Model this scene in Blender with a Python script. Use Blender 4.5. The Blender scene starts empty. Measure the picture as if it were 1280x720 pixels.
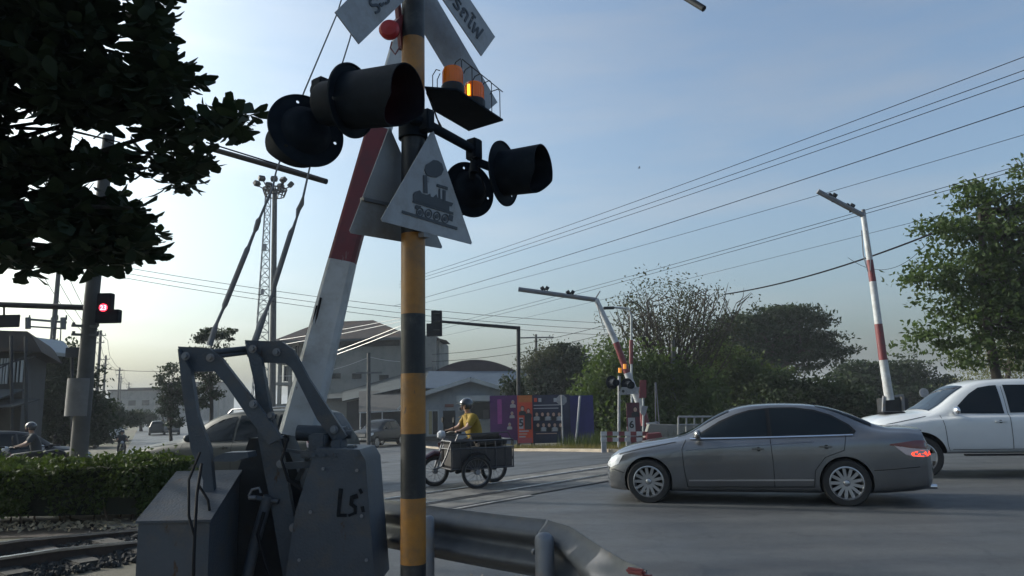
HAZE = 0.0006; EXPO = 0.86; SUNE = 2.0; DUST = 6.0; SKYS = .12
import bpy, bmesh, math, random
import numpy as np
from mathutils import Vector, Matrix, Euler
from mathutils.bvhtree import BVHTree
random.seed(7); rng = np.random.default_rng(7)
R = math.radians
scene = bpy.context.scene
COL = scene.collection
# ------------------------------------------------------------------ camera
FPX = 930.0; TH = R(8.86); RO = R(1.2); EYE = 1.52
fw = Vector((0, math.cos(TH), math.sin(TH))); u0 = Vector((0, -math.sin(TH), math.cos(TH))); r0 = Vector((1, 0, 0))
cr = math.cos(RO)*r0 - math.sin(RO)*u0
cu = math.cos(RO)*u0 + math.sin(RO)*r0
cam = bpy.data.objects.new("camera", bpy.data.cameras.new("camera")); COL.objects.link(cam)
m3 = Matrix((cr, cu, -fw)).transposed()
cam.matrix_world = Matrix.Translation((0, 0, EYE)) @ m3.to_4x4()
cam.data.sensor_width = 36; cam.data.lens = FPX/1280*36
cam.data.clip_start = 0.05; cam.data.clip_end = 4000
scene.camera = cam

def ray(x, y): return cr*((x-640)/FPX) + cu*((360-y)/FPX) + fw
def P(x, y, Y):
    d = ray(x, y); t = Y/d.y
    return Vector((d.x*t, Y, EYE+d.z*t))
def PZ(x, y, z):
    d = ray(x, y); t = (z-EYE)/d.z
    return Vector((d.x*t, d.y*t, z))
def PP(x, y, p, n):
    d = ray(x, y); o = Vector((0, 0, EYE)); n = Vector(n)
    t = (Vector(p)-o).dot(n)/d.dot(n)
    return o+d*t
def gz(x, y):
    t = -.64*x+.77*y
    s = min(1, max(0, (t-10)/38)); s = s*s*(3-2*s)
    return -1.15*s
def G(x, y):
    d = ray(x, y); z = 0.0
    for _ in range(40):
        t = (z-EYE)/d.z; z = z*.4+.6*gz(d.x*t, d.y*t)
    t = (z-EYE)/d.z
    return Vector((d.x*t, d.y*t, gz(d.x*t, d.y*t)))

# ------------------------------------------------------------------ materials
MATS = {}
def mat(name, col, rough=.6, metal=0, var=.15, scale=6, bump=0, bscale=40, spec=.5, coat=0, trans=0, emit=None, estr=0, dirt=None, dscale=2, dlo=.5, dhi=.7, rust=None):
    if name in MATS: return MATS[name]
    m = bpy.data.materials.new(name); m.use_nodes = True; nt = m.node_tree; N = nt.nodes; L = nt.links
    b = N["Principled BSDF"]; b.inputs["Roughness"].default_value = rough; b.inputs["Metallic"].default_value = metal
    b.inputs["Specular IOR Level"].default_value = spec
    if coat: b.inputs["Coat Weight"].default_value = coat; b.inputs["Coat Roughness"].default_value = .06
    tc = N.new("ShaderNodeTexCoord")
    c = (*col, 1)
    b.inputs["Base Color"].default_value = c
    if var or dirt:
        nz = N.new("ShaderNodeTexNoise"); nz.inputs["Scale"].default_value = scale; nz.inputs["Detail"].default_value = 8; nz.inputs["Roughness"].default_value = .65
        L.new(tc.outputs["Object"], nz.inputs["Vector"])
        rp = N.new("ShaderNodeValToRGB"); rp.color_ramp.elements[0].position = .3; rp.color_ramp.elements[1].position = .7
        rp.color_ramp.elements[0].color = (*[v*(1-var) for v in col], 1); rp.color_ramp.elements[1].color = (*[min(1, v*(1+var)) for v in col], 1)
        L.new(nz.outputs["Fac"], rp.inputs["Fac"]); out = rp.outputs["Color"]
        if dirt:
            n2 = N.new("ShaderNodeTexNoise"); n2.inputs["Scale"].default_value = dscale; n2.inputs["Detail"].default_value = 10; n2.inputs["Roughness"].default_value = .7
            L.new(tc.outputs["Object"], n2.inputs["Vector"])
            r2 = N.new("ShaderNodeValToRGB"); r2.color_ramp.elements[0].position = dlo; r2.color_ramp.elements[1].position = dhi
            L.new(n2.outputs["Fac"], r2.inputs["Fac"])
            mx = N.new("ShaderNodeMix"); mx.data_type = 'RGBA'; L.new(r2.outputs["Color"], mx.inputs["Factor"])
            L.new(out, mx.inputs["A"]); mx.inputs["B"].default_value = (*dirt, 1); out = mx.outputs["Result"]
        if rust:
            n4 = N.new("ShaderNodeTexNoise"); n4.inputs["Scale"].default_value = rust[0]; n4.inputs["Detail"].default_value = 12; n4.inputs["Roughness"].default_value = .75
            mp = N.new("ShaderNodeMapping"); mp.inputs["Scale"].default_value = (1, 1, .35); L.new(tc.outputs["Object"], mp.inputs[0]); L.new(mp.outputs[0], n4.inputs["Vector"])
            r4 = N.new("ShaderNodeValToRGB"); r4.color_ramp.elements[0].position = rust[1]; r4.color_ramp.elements[1].position = rust[1]+.035; L.new(n4.outputs["Fac"], r4.inputs[0])
            mx = N.new("ShaderNodeMix"); mx.data_type = 'RGBA'; L.new(r4.outputs["Color"], mx.inputs["Factor"]); L.new(out, mx.inputs["A"]); mx.inputs["B"].default_value = (*rust[2], 1); out = mx.outputs["Result"]
        L.new(out, b.inputs["Base Color"])
    if bump:
        n3 = N.new("ShaderNodeTexNoise"); n3.inputs["Scale"].default_value = bscale; n3.inputs["Detail"].default_value = 6
        L.new(tc.outputs["Object"], n3.inputs["Vector"])
        bp = N.new("ShaderNodeBump"); bp.inputs["Strength"].default_value = bump; bp.inputs["Distance"].default_value = .02
        L.new(n3.outputs["Fac"], bp.inputs["Height"]); L.new(bp.outputs["Normal"], b.inputs["Normal"])
    if emit: b.inputs["Emission Color"].default_value = (*emit, 1); b.inputs["Emission Strength"].default_value = estr
    if trans:
        tr = N.new("ShaderNodeBsdfTranslucent"); tr.inputs["Color"].default_value = (col[0]*1.6, col[1]*1.7, col[2]*.8, 1)
        ms = N.new("ShaderNodeMixShader"); ms.inputs[0].default_value = trans
        L.new(b.outputs[0], ms.inputs[1]); L.new(tr.outputs[0], ms.inputs[2]); L.new(ms.outputs[0], N["Material Output"].inputs[0])
    MATS[name] = m; return m
def glass(name, col=(.02, .025, .03), rough=.03):
    return mat(name, col, rough, 0, 0, spec=.22)
def leafmat(name, col, trans=.25, var=.45, scale=1.2): return mat(name, col, .65, 0, var, scale, spec=.2, trans=trans)

# ------------------------------------------------------------------ object helpers
W = {}
def thing(name, label, cat, loc=(0, 0, 0), rotz=0, group=None, kind=None):
    o = bpy.data.objects.new(name, None); COL.objects.link(o)
    o.location = loc; o.rotation_euler = (0, 0, rotz); o.empty_display_size = .2
    W[o.name] = Matrix.Translation(Vector(loc)) @ Matrix.Rotation(rotz, 4, 'Z')
    tag(o, label, cat, group, kind); return o
def tag(o, label=None, cat=None, group=None, kind=None):
    if label: o["label"] = label
    if cat: o["category"] = cat
    if group: o["group"] = group
    if kind: o["kind"] = kind
    return o
def link(name, me, mats, parent=None, world=False, smooth=40):
    o = bpy.data.objects.new(name, me); COL.objects.link(o)
    for m in (mats if isinstance(mats, (list, tuple)) else [mats]):
        if m and m.name not in [x.name for x in me.materials if x]: me.materials.append(m)
    if smooth and len(me.polygons):
        me.shade_smooth(); me.set_sharp_from_angle(angle=R(smooth))
    if parent:
        if world: me.transform(W[parent.name].inverted())
        o.parent = parent; W[o.name] = W[parent.name]
    else: W[o.name] = Matrix.Identity(4)
    return o
class MB:
    def __init__(s): s.v = []; s.f = []; s.m = []
    def add(s, vs, fs, mi=0):
        o = len(s.v); s.v += [tuple(v) for v in vs]; s.f += [tuple(i+o for i in f) for f in fs]; s.m += [mi]*len(fs); return s
    def box(s, c, d, rz=0, mi=0, M=None, bev=0):
        hx, hy, hz = d[0]/2, d[1]/2, d[2]/2
        if bev:
            bm = bmesh.new(); bmesh.ops.create_cube(bm, size=1); bmesh.ops.scale(bm, vec=d, verts=bm.verts)
            bmesh.ops.bevel(bm, geom=bm.edges[:], offset=bev, segments=2, affect='EDGES')
            vs = [v.co.copy() for v in bm.verts]; fs = [[v.index for v in f.verts] for f in bm.faces]; bm.free()
        else:
            vs = [Vector((x*hx, y*hy, z*hz)) for x in (-1, 1) for y in (-1, 1) for z in (-1, 1)]
            fs = [(0, 1, 3, 2), (4, 6, 7, 5), (0, 4, 5, 1), (2, 3, 7, 6), (0, 2, 6, 4), (1, 5, 7, 3)]
        T = Matrix.Translation(Vector(c)) @ (M.to_4x4() if M else Matrix.Rotation(rz, 4, 'Z'))
        return s.add([T @ v for v in vs], fs, mi)
    def beam(s, a, b, w, h, up=(0, 0, 1), mi=0, w2=None, h2=None):
        a, b = Vector(a), Vector(b); d = (b-a).normalized(); x = d.cross(Vector(up)).normalized(); z = x.cross(d)
        w2 = w2 or w; h2 = h2 or h
        vs = [a+x*i*w/2+z*j*h/2 for i, j in ((-1, -1), (1, -1), (1, 1), (-1, 1))]+[b+x*i*w2/2+z*j*h2/2 for i, j in ((-1, -1), (1, -1), (1, 1), (-1, 1))]
        return s.add(vs, [(3, 2, 1, 0), (4, 5, 6, 7), (0, 1, 5, 4), (1, 2, 6, 5), (2, 3, 7, 6), (3, 0, 4, 7)], mi)
    def cyl(s, a, b, r, r2=None, n=16, mi=0, caps=True):
        return s.tube([a, b], [r, r if r2 is None else r2], n, mi, caps)
    def tube(s, pts, r, n=8, mi=0, caps=True):
        pts = [Vector(p) for p in pts]; rs = r if isinstance(r, (list, tuple)) else [r]*len(pts)
        vs = []; ref = None
        for i, p in enumerate(pts):
            d = (pts[min(i+1, len(pts)-1)]-pts[max(i-1, 0)]).normalized()
            if ref is None: ref = Vector((0, 0, 1)) if abs(d.z) < .9 else Vector((1, 0, 0))
            x = d.cross(ref).normalized(); y = x.cross(d).normalized(); ref = y
            for k in range(n):
                a = 2*math.pi*k/n; vs.append(p+x*math.cos(a)*rs[i]+y*math.sin(a)*rs[i])
        fs = [(i*n+k, i*n+(k+1) % n, (i+1)*n+(k+1) % n, (i+1)*n+k) for i in range(len(pts)-1) for k in range(n)]
        if caps: fs += [tuple(range(n))[::-1], tuple(range((len(pts)-1)*n, len(pts)*n))]
        return s.add(vs, fs, mi)
    def prism(s, poly, t, mi=0):
        poly = [Vector(p) for p in poly]; t = Vector(t); n = len(poly)
        vs = poly+[p+t for p in poly]
        return s.add(vs, [tuple(range(n))[::-1], tuple(range(n, 2*n))]+[(i, (i+1) % n, n+(i+1) % n, n+i) for i in range(n)], mi)
    def lathe(s, prof, n=24, M=None, mi=0, closed=False):
        M = M or Matrix.Identity(4); vs = []
        for r, z in prof:
            for k in range(n):
                a = 2*math.pi*k/n; vs.append(M @ Vector((r*math.cos(a), r*math.sin(a), z)))
        m = len(prof); fs = []
        for i in range(m if closed else m-1):
            j = (i+1) % m
            fs += [(i*n+k, i*n+(k+1) % n, j*n+(k+1) % n, j*n+k) for k in range(n)]
        return s.add(vs, fs, mi)
    def disc(s, c, ax, r, t, n=32, mi=0):
        ax = Vector(ax).normalized(); return s.cyl(Vector(c)-ax*t/2, Vector(c)+ax*t/2, r, n=n, mi=mi)
    def build(s, name, mats, parent=None, world=False, smooth=40):
        me = bpy.data.meshes.new(name); me.from_pydata(s.v, [], s.f)
        ml = mats if isinstance(mats, (list, tuple)) else [mats]
        for m in ml: me.materials.append(m)
        if len(ml) > 1: me.polygons.foreach_set("material_index", s.m)
        me.update(); bm = bmesh.new(); bm.from_mesh(me); bmesh.ops.recalc_face_normals(bm, faces=bm.faces); bm.to_mesh(me); bm.free()
        o = bpy.data.objects.new(name, me); COL.objects.link(o)
        if smooth: me.shade_smooth(); me.set_sharp_from_angle(angle=R(smooth))
        if parent:
            if world: me.transform(W[parent.name].inverted())
            o.parent = parent; W[o.name] = W[parent.name]
        else: W[o.name] = Matrix.Identity(4)
        return o
def evaluated(o):
    dg = bpy.context.evaluated_depsgraph_get(); dg.update()
    return bpy.data.meshes.new_from_object(o.evaluated_get(dg), preserve_all_data_layers=False, depsgraph=dg)
def text_mesh(body, size, M, m, name, parent, ext=.002, bold=.012):
    cu_ = bpy.data.curves.new("t", 'FONT'); cu_.body = body; cu_.size = size; cu_.align_x = 'CENTER'; cu_.align_y = 'CENTER'; cu_.extrude = ext; cu_.offset = bold*size
    o = bpy.data.objects.new("t", cu_); COL.objects.link(o); me = evaluated(o); bpy.data.objects.remove(o)
    me.materials.clear(); me.transform(M); return link(name, me, m, parent, world=True, smooth=0)
def frame(o, x, y):
    x = Vector(x).normalized(); y = Vector(y); z = x.cross(y).normalized(); y = z.cross(x)
    return Matrix.Translation(Vector(o)) @ Matrix((x, y, z)).transposed().to_4x4()

def sheet(name, polys, m, off, kind="structure", maxlen=1.6, label=None, cat=None):
    bm = bmesh.new()
    for poly in polys:
        f = bm.faces.new([bm.verts.new((p[0], p[1], 0)) for p in poly])
    bmesh.ops.triangulate(bm, faces=bm.faces[:])
    for _ in range(12):
        es = [e for e in bm.edges if e.calc_length() > maxlen*max(1, (e.verts[0].co.length-25)/15)]
        if not es or len(bm.verts) > 60000: break
        bmesh.ops.subdivide_edges(bm, edges=es, cuts=1); bmesh.ops.triangulate(bm, faces=bm.faces[:])
    for v in bm.verts: v.co.z = gz(v.co.x, v.co.y)+off
    bmesh.ops.recalc_face_normals(bm, faces=bm.faces)
    me = bpy.data.meshes.new(name); bm.to_mesh(me); bm.free()
    if me.polygons[0].normal.z < 0: me.flip_normals()
    o = link(name, me, m, smooth=60); tag(o, label, cat, None, kind); return o
def strip(pts, w):
    pts = [Vector((p[0], p[1])) for p in pts]; L_, R_ = [], []
    for i, p in enumerate(pts):
        d = (pts[min(i+1, len(pts)-1)]-pts[max(i-1, 0)]).normalized(); n = Vector((-d.y, d.x))
        L_.append(p+n*w/2); R_.append(p-n*w/2)
    return [[L_[i], L_[i+1], R_[i+1], R_[i]] for i in range(len(pts)-1)]

# ------------------------------------------------------------------ leaves
def leafmesh(name, C_, D, U, ln, wd, m, parent=None, world=True, shape=4):
    """C_ centres (N,3); D length direction; U width direction"""
    N_ = len(C_); D = D/np.linalg.norm(D, axis=1, keepdims=True); U = U-D*(U*D).sum(1, keepdims=True); U = U/np.linalg.norm(U, axis=1, keepdims=True)
    ln = ln[:, None]; wd = wd[:, None]; Nn = np.cross(D, U)
    if shape == 4: pr = [(-.5, 0, 0), (0, .5, .06), (.5, 0, 0), (0, -.5, .06)]
    else: pr = [(-.5, 0, 0), (-.1, .38, .05), (.25, .5, .03), (.5, .12, -.08), (.5, -.12, -.08), (.25, -.5, .03), (-.1, -.38, .05)]
    k = len(pr)
    V = np.stack([C_+D*ln*a+U*wd*b+Nn*ln*c for a, b, c in pr], 1).reshape(-1, 3)
    me = bpy.data.meshes.new(name); me.vertices.add(N_*k); me.vertices.foreach_set("co", V.astype(np.float32).ravel())
    me.loops.add(N_*k); me.loops.foreach_set("vertex_index", np.arange(N_*k, dtype=np.int32))
    me.polygons.add(N_); me.polygons.foreach_set("loop_start", np.arange(0, N_*k, k, dtype=np.int32)); me.update()
    return link(name, me, m, parent, world=world, smooth=0)
def rnd(n): 
    v = rng.normal(size=(n, 3)); return v/np.linalg.norm(v, axis=1, keepdims=True)
def crown_points(blobs, nclump, perclump, spread, shell=.5, flat=1.0):
    """blobs: (cx,cy,cz,rx,ry,rz)"""
    vol = np.array([b[3]*b[4]*b[5] for b in blobs])**.8; cnt = np.maximum(1, (nclump*vol/vol.sum()).astype(int))
    cs = []
    for b, c in zip(blobs, cnt):
        rr = (shell+(1-shell)*rng.random(c))**.7
        cs.append(np.array(b[:3])+rnd(c)*rr[:, None]*np.array(b[3:]))
    cs = np.concatenate(cs)
    sz = spread*(.5+rng.random(len(cs)))
    pts = np.repeat(cs, perclump, 0)+np.clip(rng.normal(size=(len(cs)*perclump, 3)), -1.5, 1.5)*np.repeat(sz, perclump)[:, None]*np.array([1, 1, flat])
    return cs, pts
def limb_mesh(base, top, cs, r, n=14, seed=0):
    mb = MB(); rr = random.Random(seed); base = Vector(base); top = Vector(top)
    mid = base.lerp(top, .5)+Vector((rr.uniform(-.3, .3), rr.uniform(-.3, .3), 0))*(top-base).length*.08
    P_ = [base, base.lerp(mid, .5), mid, mid.lerp(top, .5), top]
    mb.tube(P_, [r*1.25, r, r*.85, r*.7, r*.45], 10)
    idx = list(range(len(cs))); rr.shuffle(idx)
    for i in idx[:n]:
        e = Vector(cs[i]); s_ = P_[rr.choice([2, 3, 4])]
        q = s_.lerp(e, .5)+Vector((rr.uniform(-1, 1), rr.uniform(-1, 1), rr.uniform(0, 1)))*(e-s_).length*.12
        mb.tube([s_, s_.lerp(q, .6), q, e], [r*.42, r*.3, r*.2, r*.06], 6)
        for j in range(2):
            e2 = q+Vector((rr.uniform(-1, 1), rr.uniform(-1, 1), rr.uniform(-.3, 1)))*(e-s_).length*.35
            mb.tube([q, q.lerp(e2, .5)+Vector((0, 0, .05)), e2], [r*.15, r*.1, r*.04], 5)
    return mb
def tree(name, label, cat, px, Y, basey, pblobs, m, bark, nclump=220, per=45, leaf=.16, spread=.5, group=None, trunk_r=.18, top=None, shell=.35, flat=.7, limbs=16, depth=1.0, barkname="trunk", zflat=1.0, seed=1):
    b = P(px, basey, Y); b.z = gz(b.x, b.y)-.05
    blobs = []
    for (x, y, r) in pblobs:
        c = P(x, y, Y); rm = r*Y/FPX; blobs.append((c.x, c.y+random.uniform(-.3, .3)*rm*depth, c.z, rm, rm*depth, rm*zflat))
    cs, pts = crown_points(blobs, nclump, per, spread, shell, flat)
    keep = pts[:, 2] > b.z+.15; pts = pts[keep]
    o = thing(name, label, cat, b, 0, group)
    big = max(blobs, key=lambda q: q[3]); tp = Vector(top) if top else Vector((big[0], big[1], big[2]))
    limb_mesh(b, tp, cs, trunk_r, limbs, seed).build(barkname, bark, o, world=True)
    n = len(pts); leafmesh("crown", pts, rnd(n)+np.array([0, 0, -.2]), rnd(n), leaf*(.6+.8*rng.random(n)), leaf*.5*(.6+.8*rng.random(n)), m, o)
    return o
# ------------------------------------------------------------------ vehicles
BLK = mat("black_trim", (.010, .010, .011), .5, var=.1, spec=.2)
RUB = mat("tyre_rubber", (.018, .018, .019), .85, var=.25, scale=20)
ALU = mat("alloy", (.42, .42, .43), .3, .8, .08, 10)
CHR = mat("chrome", (.75, .75, .76), .12, 1, .04)
GLS = glass("tinted_glass", (.006, .010, .014))
HLG = glass("lamp_glass", (.45, .47, .5), .08)
def pchip(xs, ys, x):
    n = len(xs); h = [xs[i+1]-xs[i] for i in range(n-1)]; d = [(ys[i+1]-ys[i])/h[i] for i in range(n-1)]
    m = [d[0]]+[0 if d[i-1]*d[i] <= 0 else 2*d[i-1]*d[i]/(d[i-1]+d[i]) for i in range(1, n-1)]+[d[-1]]
    out = []
    for q in x:
        i = min(max([k for k in range(n-1) if xs[k] <= q+1e-9] or [0]), n-2); t = (q-xs[i])/h[i]
        out.append((2*t**3-3*t*t+1)*ys[i]+(t**3-2*t*t+t)*h[i]*m[i]+(-2*t**3+3*t*t)*ys[i+1]+(t**3-t*t)*h[i]*m[i+1])
    return out
def body_mesh(st, crease=.055):
    st = sorted(st); xs = [s[0] for s in st]
    X = []
    for a, b in zip(xs[:-1], xs[1:]):
        k = max(1, int((b-a)/.09)); X += [a+(b-a)*i/k for i in range(k)]
    X.append(xs[-1]); cols = [pchip(xs, [s[j] for s in st], X) for j in range(1, 7)]
    vs = []; sec = None
    for i, x in enumerate(X):
        zb, w, ze, wb, zr, wr = [c[i] for c in cols]
        dz = min(.075, .45*max(.02, zr-ze)); zm = (zb+ze)/2
        cp = [(0, zb), (.8*w, zb), (.95*w, zb+.05), (.985*w, zb+.14), (w, zm+.02), (.992*w, ze-.13), (.97*w+.0*wb, ze-crease), (wb, ze),
              (wb*.55+wr*.45+.012, ze+(zr-dz-ze)*.5), (wr, zr-dz), (wr*.86, zr-dz*.25), (wr*.5, zr+.0), (0, zr+.008)]
        T = list(range(len(cp))); q = [k/3 for k in range((len(cp)-1)*3+1)]
        hy = pchip(T, [c[0] for c in cp], q); hz = pchip(T, [c[1] for c in cp], q)
        ring = [(x, a, b) for a, b in zip(hy, hz)]+[(x, -a, b) for a, b in list(zip(hy, hz))[-2:0:-1]]
        n = len(ring); vs += ring
    fs = [(i*n+k, i*n+(k+1) % n, (i+1)*n+(k+1) % n, (i+1)*n+k) for i in range(len(X)-1) for k in range(n)]
    fs += [tuple(range(n))[::-1], tuple(range((len(X)-1)*n, len(X)*n))]
    me = bpy.data.meshes.new("body"); me.from_pydata(vs, [], fs); me.update()
    bm = bmesh.new(); bm.from_mesh(me); bmesh.ops.recalc_face_normals(bm, faces=bm.faces); bm.to_mesh(me); bm.free()
    return me
def decal(bvh, poly, axis, off, m, name, parent, both=True, thick=0, maxl=.07):
    sides = (1, -1) if both else (1,); res = []
    for s in sides:
        bm = bmesh.new()
        if axis == 'y': vs = [bm.verts.new((p[0], 0, p[1])) for p in poly]
        elif axis == 'z': vs = [bm.verts.new((p[0], p[1], 0)) for p in poly]
        else: vs = [bm.verts.new((0, p[0], p[1])) for p in poly]
        bm.faces.new(vs); bmesh.ops.triangulate(bm, faces=bm.faces[:])
        for _ in range(7):
            es = [e for e in bm.edges if e.calc_length() > maxl]
            if not es: break
            bmesh.ops.subdivide_edges(bm, edges=es, cuts=1); bmesh.ops.triangulate(bm, faces=bm.faces[:])
        dv = {'y': Vector((0, -s, 0)), 'z': Vector((0, 0, -1)), 'x': Vector((-s, 0, 0))}[axis]
        bad = []
        for v in bm.verts:
            o = v.co-dv*6; h = bvh.ray_cast(o, dv)
            if h[0] is None: bad.append(v); continue
            nrm = h[1] if h[1].dot(dv) < 0 else -h[1]
            v.co = h[0]+nrm*off-dv*off*.5
        if bad: bmesh.ops.delete(bm, geom=bad, context='VERTS')
        if not bm.faces: bm.free(); continue
        me = bpy.data.meshes.new(name); bm.normal_update()
        for f in bm.faces:
            if f.normal.dot(dv) > 0: f.normal_flip()
        bm.to_mesh(me); bm.free()
        o = link(name, me, m, parent, smooth=50); res.append(o)
    return res
def ribbon(pts, w):
    a = []; b = []
    for i, p in enumerate(pts):
        d = Vector(pts[min(i+1, len(pts)-1)])-Vector(pts[max(i-1, 0)]); n = Vector((-d.y, d.x)).normalized()*w/2
        a.append((p[0]+n.x, p[1]+n.y)); b.append((p[0]-n.x, p[1]-n.y))
    return [[a[i], a[i+1], b[i+1], b[i]] for i in range(len(pts)-1)]
def wheel(parent, x, y, r, w, side, spokes=13, style='twin', rimr=None, rimmat=None, steer=0):
    rimr = rimr or r*.7; rimmat = rimmat or ALU
    M = Matrix.Translation((x, y, r)) @ Matrix.Rotation(steer, 4, 'Z') @ Matrix.Rotation(-R(90)*side, 4, 'X')
    hub = MB(); hub.lathe([(0, .04), (rimr*.62, .04), (rimr*.62, .015), (0, .015)], 24, M); hub.lathe([(0, w*.44), (.03, w*.44), (.055, w*.36), (.06, w*.2), (0, w*.2)], 20, M)
    h = hub.build("wheel", BLK, parent)
    t = MB(); prof = [(rimr, -w/2), (r*.93, -w/2), (r*.985, -w*.4), (r, -w*.2), (r, w*.2), (r*.985, w*.4), (r*.93, w/2), (rimr+.012, w*.5), (rimr, w*.42), (rimr, -w/2)]
    t.lathe(prof, 40, M).build("tyre", RUB, h)
    rm = MB(); rm.lathe([(rimr+.004, w*.46), (rimr-.012, w*.48), (rimr-.022, w*.40), (rimr-.03, w*.1), (rimr-.02, -w*.4), (rimr, -w*.42)], 40, M)
    for k in range(spokes):
        a = 2*math.pi*k/spokes
        for da in ((0,)):
            ww = .02 if style == 'twin' else .05
            c, s = math.cos(a+da), math.sin(a+da); c2, s2 = math.cos(a+da*1.9), math.sin(a+da*1.9)
            A = Vector((c*.045, s*.045, w*.40)); B = Vector((c2*(rimr-.012), s2*(rimr-.012), w*.42)); n = Vector((-s, c, 0))*ww
            n2 = n*(1.5 if style != 'twin' else 1.1)
            vs = [M @ q for q in (A-n, A+n, B+n2, B-n2, A-n-Vector((0, 0, .03)), A+n-Vector((0, 0, .03)), B+n2-Vector((0, 0, .03)), B-n2-Vector((0, 0, .03)))]
            rm.add(vs, [(0, 1, 2, 3), (7, 6, 5, 4), (0, 4, 5, 1), (1, 5, 6, 2), (2, 6, 7, 3), (3, 7, 4, 0)])
    rm.lathe([(0, w*.45), (.028, w*.45), (.04, w*.41), (.05, w*.36)], 20, M)
    rm.build("rim", rimmat, h); return h
def car(name, label, cat, st, paint, loc, rotz, wb, r, tw, panes, wind, rear, seams, handles, mirror, lamps, tails, w=.88, strips=(), plastic=(), group=None, spokes=13, style='twin', steer=0, extra=None, arch=1.13, crease=.055, pocket=.28):
    root = thing(name, label, cat, loc, rotz, group)
    me = body_mesh(st, crease); bm = bmesh.new(); bm.from_mesh(me); bvh = BVHTree.FromBMesh(bm); bm.free()
    me.materials.append(paint); body = bpy.data.objects.new("body", me); COL.objects.link(body)
    cut = MB()
    for x in (wb/2, -wb/2):
        for s in (1, -1): cut.cyl((x, s*(w-pocket), r+.01), (x, s*(w+.3), r+.01), r*arch, n=48)
    c = cut.build("cutter", BLK)
    md = body.modifiers.new("b", 'BOOLEAN'); md.operation = 'DIFFERENCE'; md.solver = 'EXACT'; md.object = c
    try: md.material_mode = 'TRANSFER'
    except Exception: pass
    me2 = evaluated(body); bpy.data.objects.remove(body); bpy.data.objects.remove(c)
    body = link("body", me2, [], root, smooth=32)
    D_ = lambda poly, ax, off, m, nm, both=True: decal(bvh, poly, ax, off, m, nm, root, both)
    for p in plastic: D_(p, 'y', .003, BLK, "trim")
    for p in panes: D_(p, 'y', .007, GLS, "side_window")
    if wind: D_(wind, 'z', .005, GLS, "windshield", False)
    if rear: D_(rear, 'z', .005, GLS, "rear_window", False)
    for ln in seams:
        for q in ribbon(ln, .009): D_(q, 'y', .0035, BLK, "door_gap")
    for ln, ww in strips:
        for q in ribbon(ln, ww): D_(q, 'y', .012, CHR, "trim_strip")
    for (x, z) in handles:
        for s in (1, -1):
            h = bvh.ray_cast(Vector((x, s*5, z)), Vector((0, -s, 0)))
            if h[0]:
                hm = MB(); hm.box((x, h[0].y+s*.022, z), (.17, .022, .026), bev=.008); hm.box((x-.075, h[0].y+s*.008, z), (.02, .03, .024)); hm.box((x+.075, h[0].y+s*.008, z), (.02, .03, .024)); hm.build("door_handle", extra.get("handlemat", paint) if extra else paint, root)
                cp = MB(); cp.disc((x-.01, h[0].y+s*.002, z-.003), (0, 1, 0), .03, .006, 20).build("handle_recess", BLK, root)
    mx, my, mz = mirror
    for s in (1, -1):
        h = bvh.ray_cast(Vector((mx, s*5, mz-.02)), Vector((0, -s, 0))); yy = abs(h[0].y) if h[0] else my
        mm = MB(); bmm = bmesh.new(); bmesh.ops.create_uvsphere(bmm, u_segments=20, v_segments=12, radius=1)
        vs = [(mx+v.co.x*.075*(1 if v.co.x > 0 else .45), s*(yy+.15)+v.co.y*.115, mz+.03+v.co.z*.078) for v in bmm.verts]; fs = [[v.index for v in f.verts] for f in bmm.faces]; bmm.free()
        mm.add(vs, fs); mm.cyl((mx+.01, s*(yy-.02), mz-.035), (mx, s*(yy+.1), mz-.01), .022, n=10)
        mm.build("side_mirror", extra.get("mirrormat", paint) if extra else paint, root)
    for p in lamps: D_(p, 'y', .006, HLG, "headlight")
    for p, m in tails: D_(p, 'y', .006, m, "tail_light")
    for x in (wb/2, -wb/2):
        for s in (1, -1): wheel(root, x, s*(w-tw/2-.012), r, tw, s, spokes, style, steer=steer if x > 0 else 0)
    return root, bvh
# sedan --------------------------------------------------------------
SILV = mat("sedan_paint", (.165, .172, .185), .25, .7, .05, 3, coat=.9, dirt=(.12, .115, .11), dscale=1.5, dlo=.45, dhi=.75)
TAILR = mat("tail_red_dark", (.12, .008, .01), .12, 0, 0, coat=.6)
TAILW = mat("tail_white", (.5, .42, .43), .15, 0, 0, coat=.6)
TAILL = mat("tail_lit", (.6, .04, .02), .3, 0, 0, emit=(1, .06, .025), estr=1.2)
sed = [(2.20, .30, .42, .50, .40, .56, .30), (2.17, .22, .60, .56, .56, .63, .45), (2.08, .19, .75, .62, .70, .70, .58), (1.9, .18, .83, .69, .78, .78, .64), (1.6, .17, .87, .77, .82, .865, .68),
       (1.2, .17, .885, .85, .83, .93, .70), (.98, .17, .885, .875, .83, .965, .70), (.82, .17, .885, .895, .83, 1.01, .69), (.4, .17, .885, .925, .82, 1.26, .60), (.1, .17, .885, .94, .82, 1.385, .575),
       (-.15, .17, .885, .945, .82, 1.43, .58), (-.5, .17, .885, .95, .82, 1.445, .565), (-.9, .17, .885, .96, .82, 1.432, .575), (-1.25, .17, .885, .97, .81, 1.375, .565), (-1.6, .17, .88, .98, .80, 1.25, .57),
       (-1.88, .18, .875, .99, .79, 1.12, .62), (-2.0, .19, .865, .985, .785, 1.085, .66), (-2.2, .21, .84, .975, .76, 1.075, .66), (-2.33, .24, .80, .94, .72, 1.06, .63), (-2.365, .27, .75, .85, .67, .96, .57), (-2.41, .36, .60, .62, .52, .68, .45)]
fr = [(.66, .955), (.28, 1.175), (.06, 1.275), (-.14, 1.335), (-.36, 1.362), (-.37, .975)]
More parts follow.
